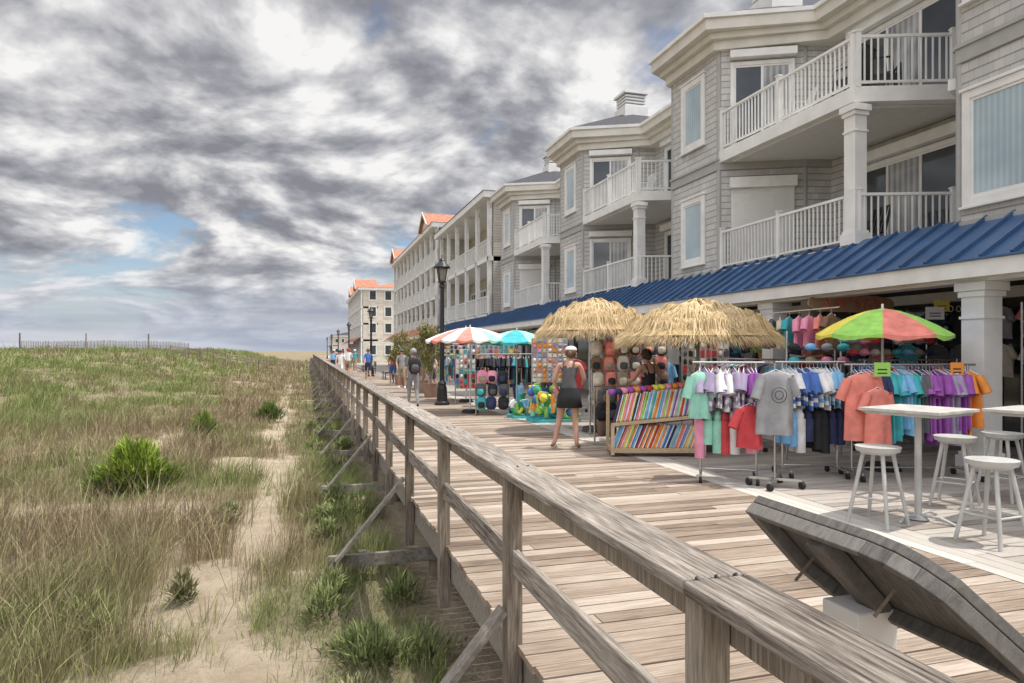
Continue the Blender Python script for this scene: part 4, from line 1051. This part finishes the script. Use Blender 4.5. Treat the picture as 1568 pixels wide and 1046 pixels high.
def SS(x,a,b,c=0.,d=1.):
    n=N.new('ShaderNodeMapRange');n.interpolation_type='SMOOTHSTEP'
    L.new(x,n.inputs[0]);n.inputs[1].default_value=a;n.inputs[2].default_value=b;n.inputs[3].default_value=c;n.inputs[4].default_value=d
    return n.outputs[0]
tc=N.new('ShaderNodeTexCoord');sp=N.new('ShaderNodeSeparateXYZ');L.new(tc.outputs['Generated'],sp.inputs[0])
z=M_('MAXIMUM',sp.outputs[2],0.);zz=M_('ADD',z,.26)
px=M_('DIVIDE',sp.outputs[0],zz);py=M_('DIVIDE',sp.outputs[1],zz)
def cloudn(ox,oy,scale,detail,rough,dist,seed):
    cb=N.new('ShaderNodeCombineXYZ');L.new(M_('ADD',px,ox),cb.inputs[0]);L.new(M_('ADD',py,oy),cb.inputs[1]);cb.inputs[2].default_value=seed
    n=N.new('ShaderNodeTexNoise');n.inputs['Scale'].default_value=scale;n.inputs['Detail'].default_value=detail;n.inputs['Roughness'].default_value=rough;n.inputs['Distortion'].default_value=dist
    L.new(cb.outputs[0],n.inputs['Vector']);return n.outputs['Fac']
SD=4.3
n1=cloudn(0,0,1.9,9,.55,.35,SD);n1b=cloudn(.08,-.10,1.9,9,.55,.35,SD)
nb=cloudn(3,1,.8,2,.5,.0,9.)
def billow(scale,seed):
    return M_('ABSOLUTE',M_('MULTIPLY_ADD',cloudn(0,0,scale,1,.5,.3,seed),2.,-1.))
bil=M_('ADD',M_('ADD',M_('MULTIPLY',billow(3.4,1.),1.),M_('MULTIPLY',billow(8.,2.),.6)),M_('MULTIPLY',billow(17.,3.),.4))
dt=N.new('ShaderNodeVectorMath');dt.operation='DOT_PRODUCT';L.new(tc.outputs['Generated'],dt.inputs[0]);dt.inputs[1].default_value=(-.33,.93,.15)
gap=SS(dt.outputs['Value'],.955,.998,0.,.11)
mask=M_('SUBTRACT',M_('ADD',n1,M_('MULTIPLY',M_('SUBTRACT',nb,.5),.15)),gap)
cov=SS(mask,.29,.41)
lit=M_('MULTIPLY_ADD',M_('SUBTRACT',n1,n1b),5.2,.52)
lit=M_('ADD',lit,M_('MULTIPLY_ADD',bil,.5,-.20))
thick=M_('MULTIPLY',M_('SUBTRACT',mask,.46),-1.3)
val=M_('ADD',lit,thick,clamp=True)
cr=N.new('ShaderNodeValToRGB');L.new(val,cr.inputs[0]);e=cr.color_ramp.elements
e[0].position=.0;e[0].color=(.25,.255,.29,1);e[1].position=.92;e[1].color=(.93,.92,.91,1);q=e.new(.3);q.color=(.38,.385,.42,1);q=e.new(.58);q.color=(.60,.60,.62,1)
# clouds boosted overhead and behind the viewer, out of view, as added fill light
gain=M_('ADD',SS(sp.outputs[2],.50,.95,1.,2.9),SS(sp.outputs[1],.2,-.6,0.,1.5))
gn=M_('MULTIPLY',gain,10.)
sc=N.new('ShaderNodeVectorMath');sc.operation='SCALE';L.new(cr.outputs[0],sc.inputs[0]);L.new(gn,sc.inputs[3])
skb=N.new('ShaderNodeVectorMath');skb.operation='SCALE';L.new(sk.outputs[0],skb.inputs[0]);skb.inputs[3].default_value=1.25
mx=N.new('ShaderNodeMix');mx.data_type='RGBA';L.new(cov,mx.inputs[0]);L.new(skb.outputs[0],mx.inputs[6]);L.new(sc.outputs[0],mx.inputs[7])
hz=SS(z,0.,.14,.9,0.)
cb=N.new('ShaderNodeCombineXYZ');L.new(M_('MULTIPLY',sp.outputs[0],2.),cb.inputs[0]);L.new(M_('MULTIPLY',z,24),cb.inputs[1])
ns=N.new('ShaderNodeTexNoise');ns.inputs['Scale'].default_value=1.6;ns.inputs['Detail'].default_value=6;L.new(cb.outputs[0],ns.inputs['Vector'])
hr=N.new('ShaderNodeValToRGB');L.new(ns.outputs['Fac'],hr.inputs[0]);e=hr.color_ramp.elements;e[0].position=.35;e[0].color=(3.7,4.3,5.5,1);e[1].position=.65;e[1].color=(6.4,6.6,7.3,1)
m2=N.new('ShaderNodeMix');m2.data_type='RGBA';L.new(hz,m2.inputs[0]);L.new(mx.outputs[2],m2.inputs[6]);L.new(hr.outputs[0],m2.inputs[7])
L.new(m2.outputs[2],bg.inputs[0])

cam=bpy.data.cameras.new('camera');cam.lens=24;cam.sensor_width=36;cam.shift_y=.009;cam.clip_end=6000;cam.clip_start=.05
co=bpy.data.objects.new('camera',cam);scene.collection.objects.link(co);co.location=(0,0,1.65);co.rotation_euler=(math.radians(90),0,math.radians(-16.7));scene.camera=co
scene.view_settings.view_transform='Standard';scene.view_settings.look='None';scene.view_settings.exposure=0
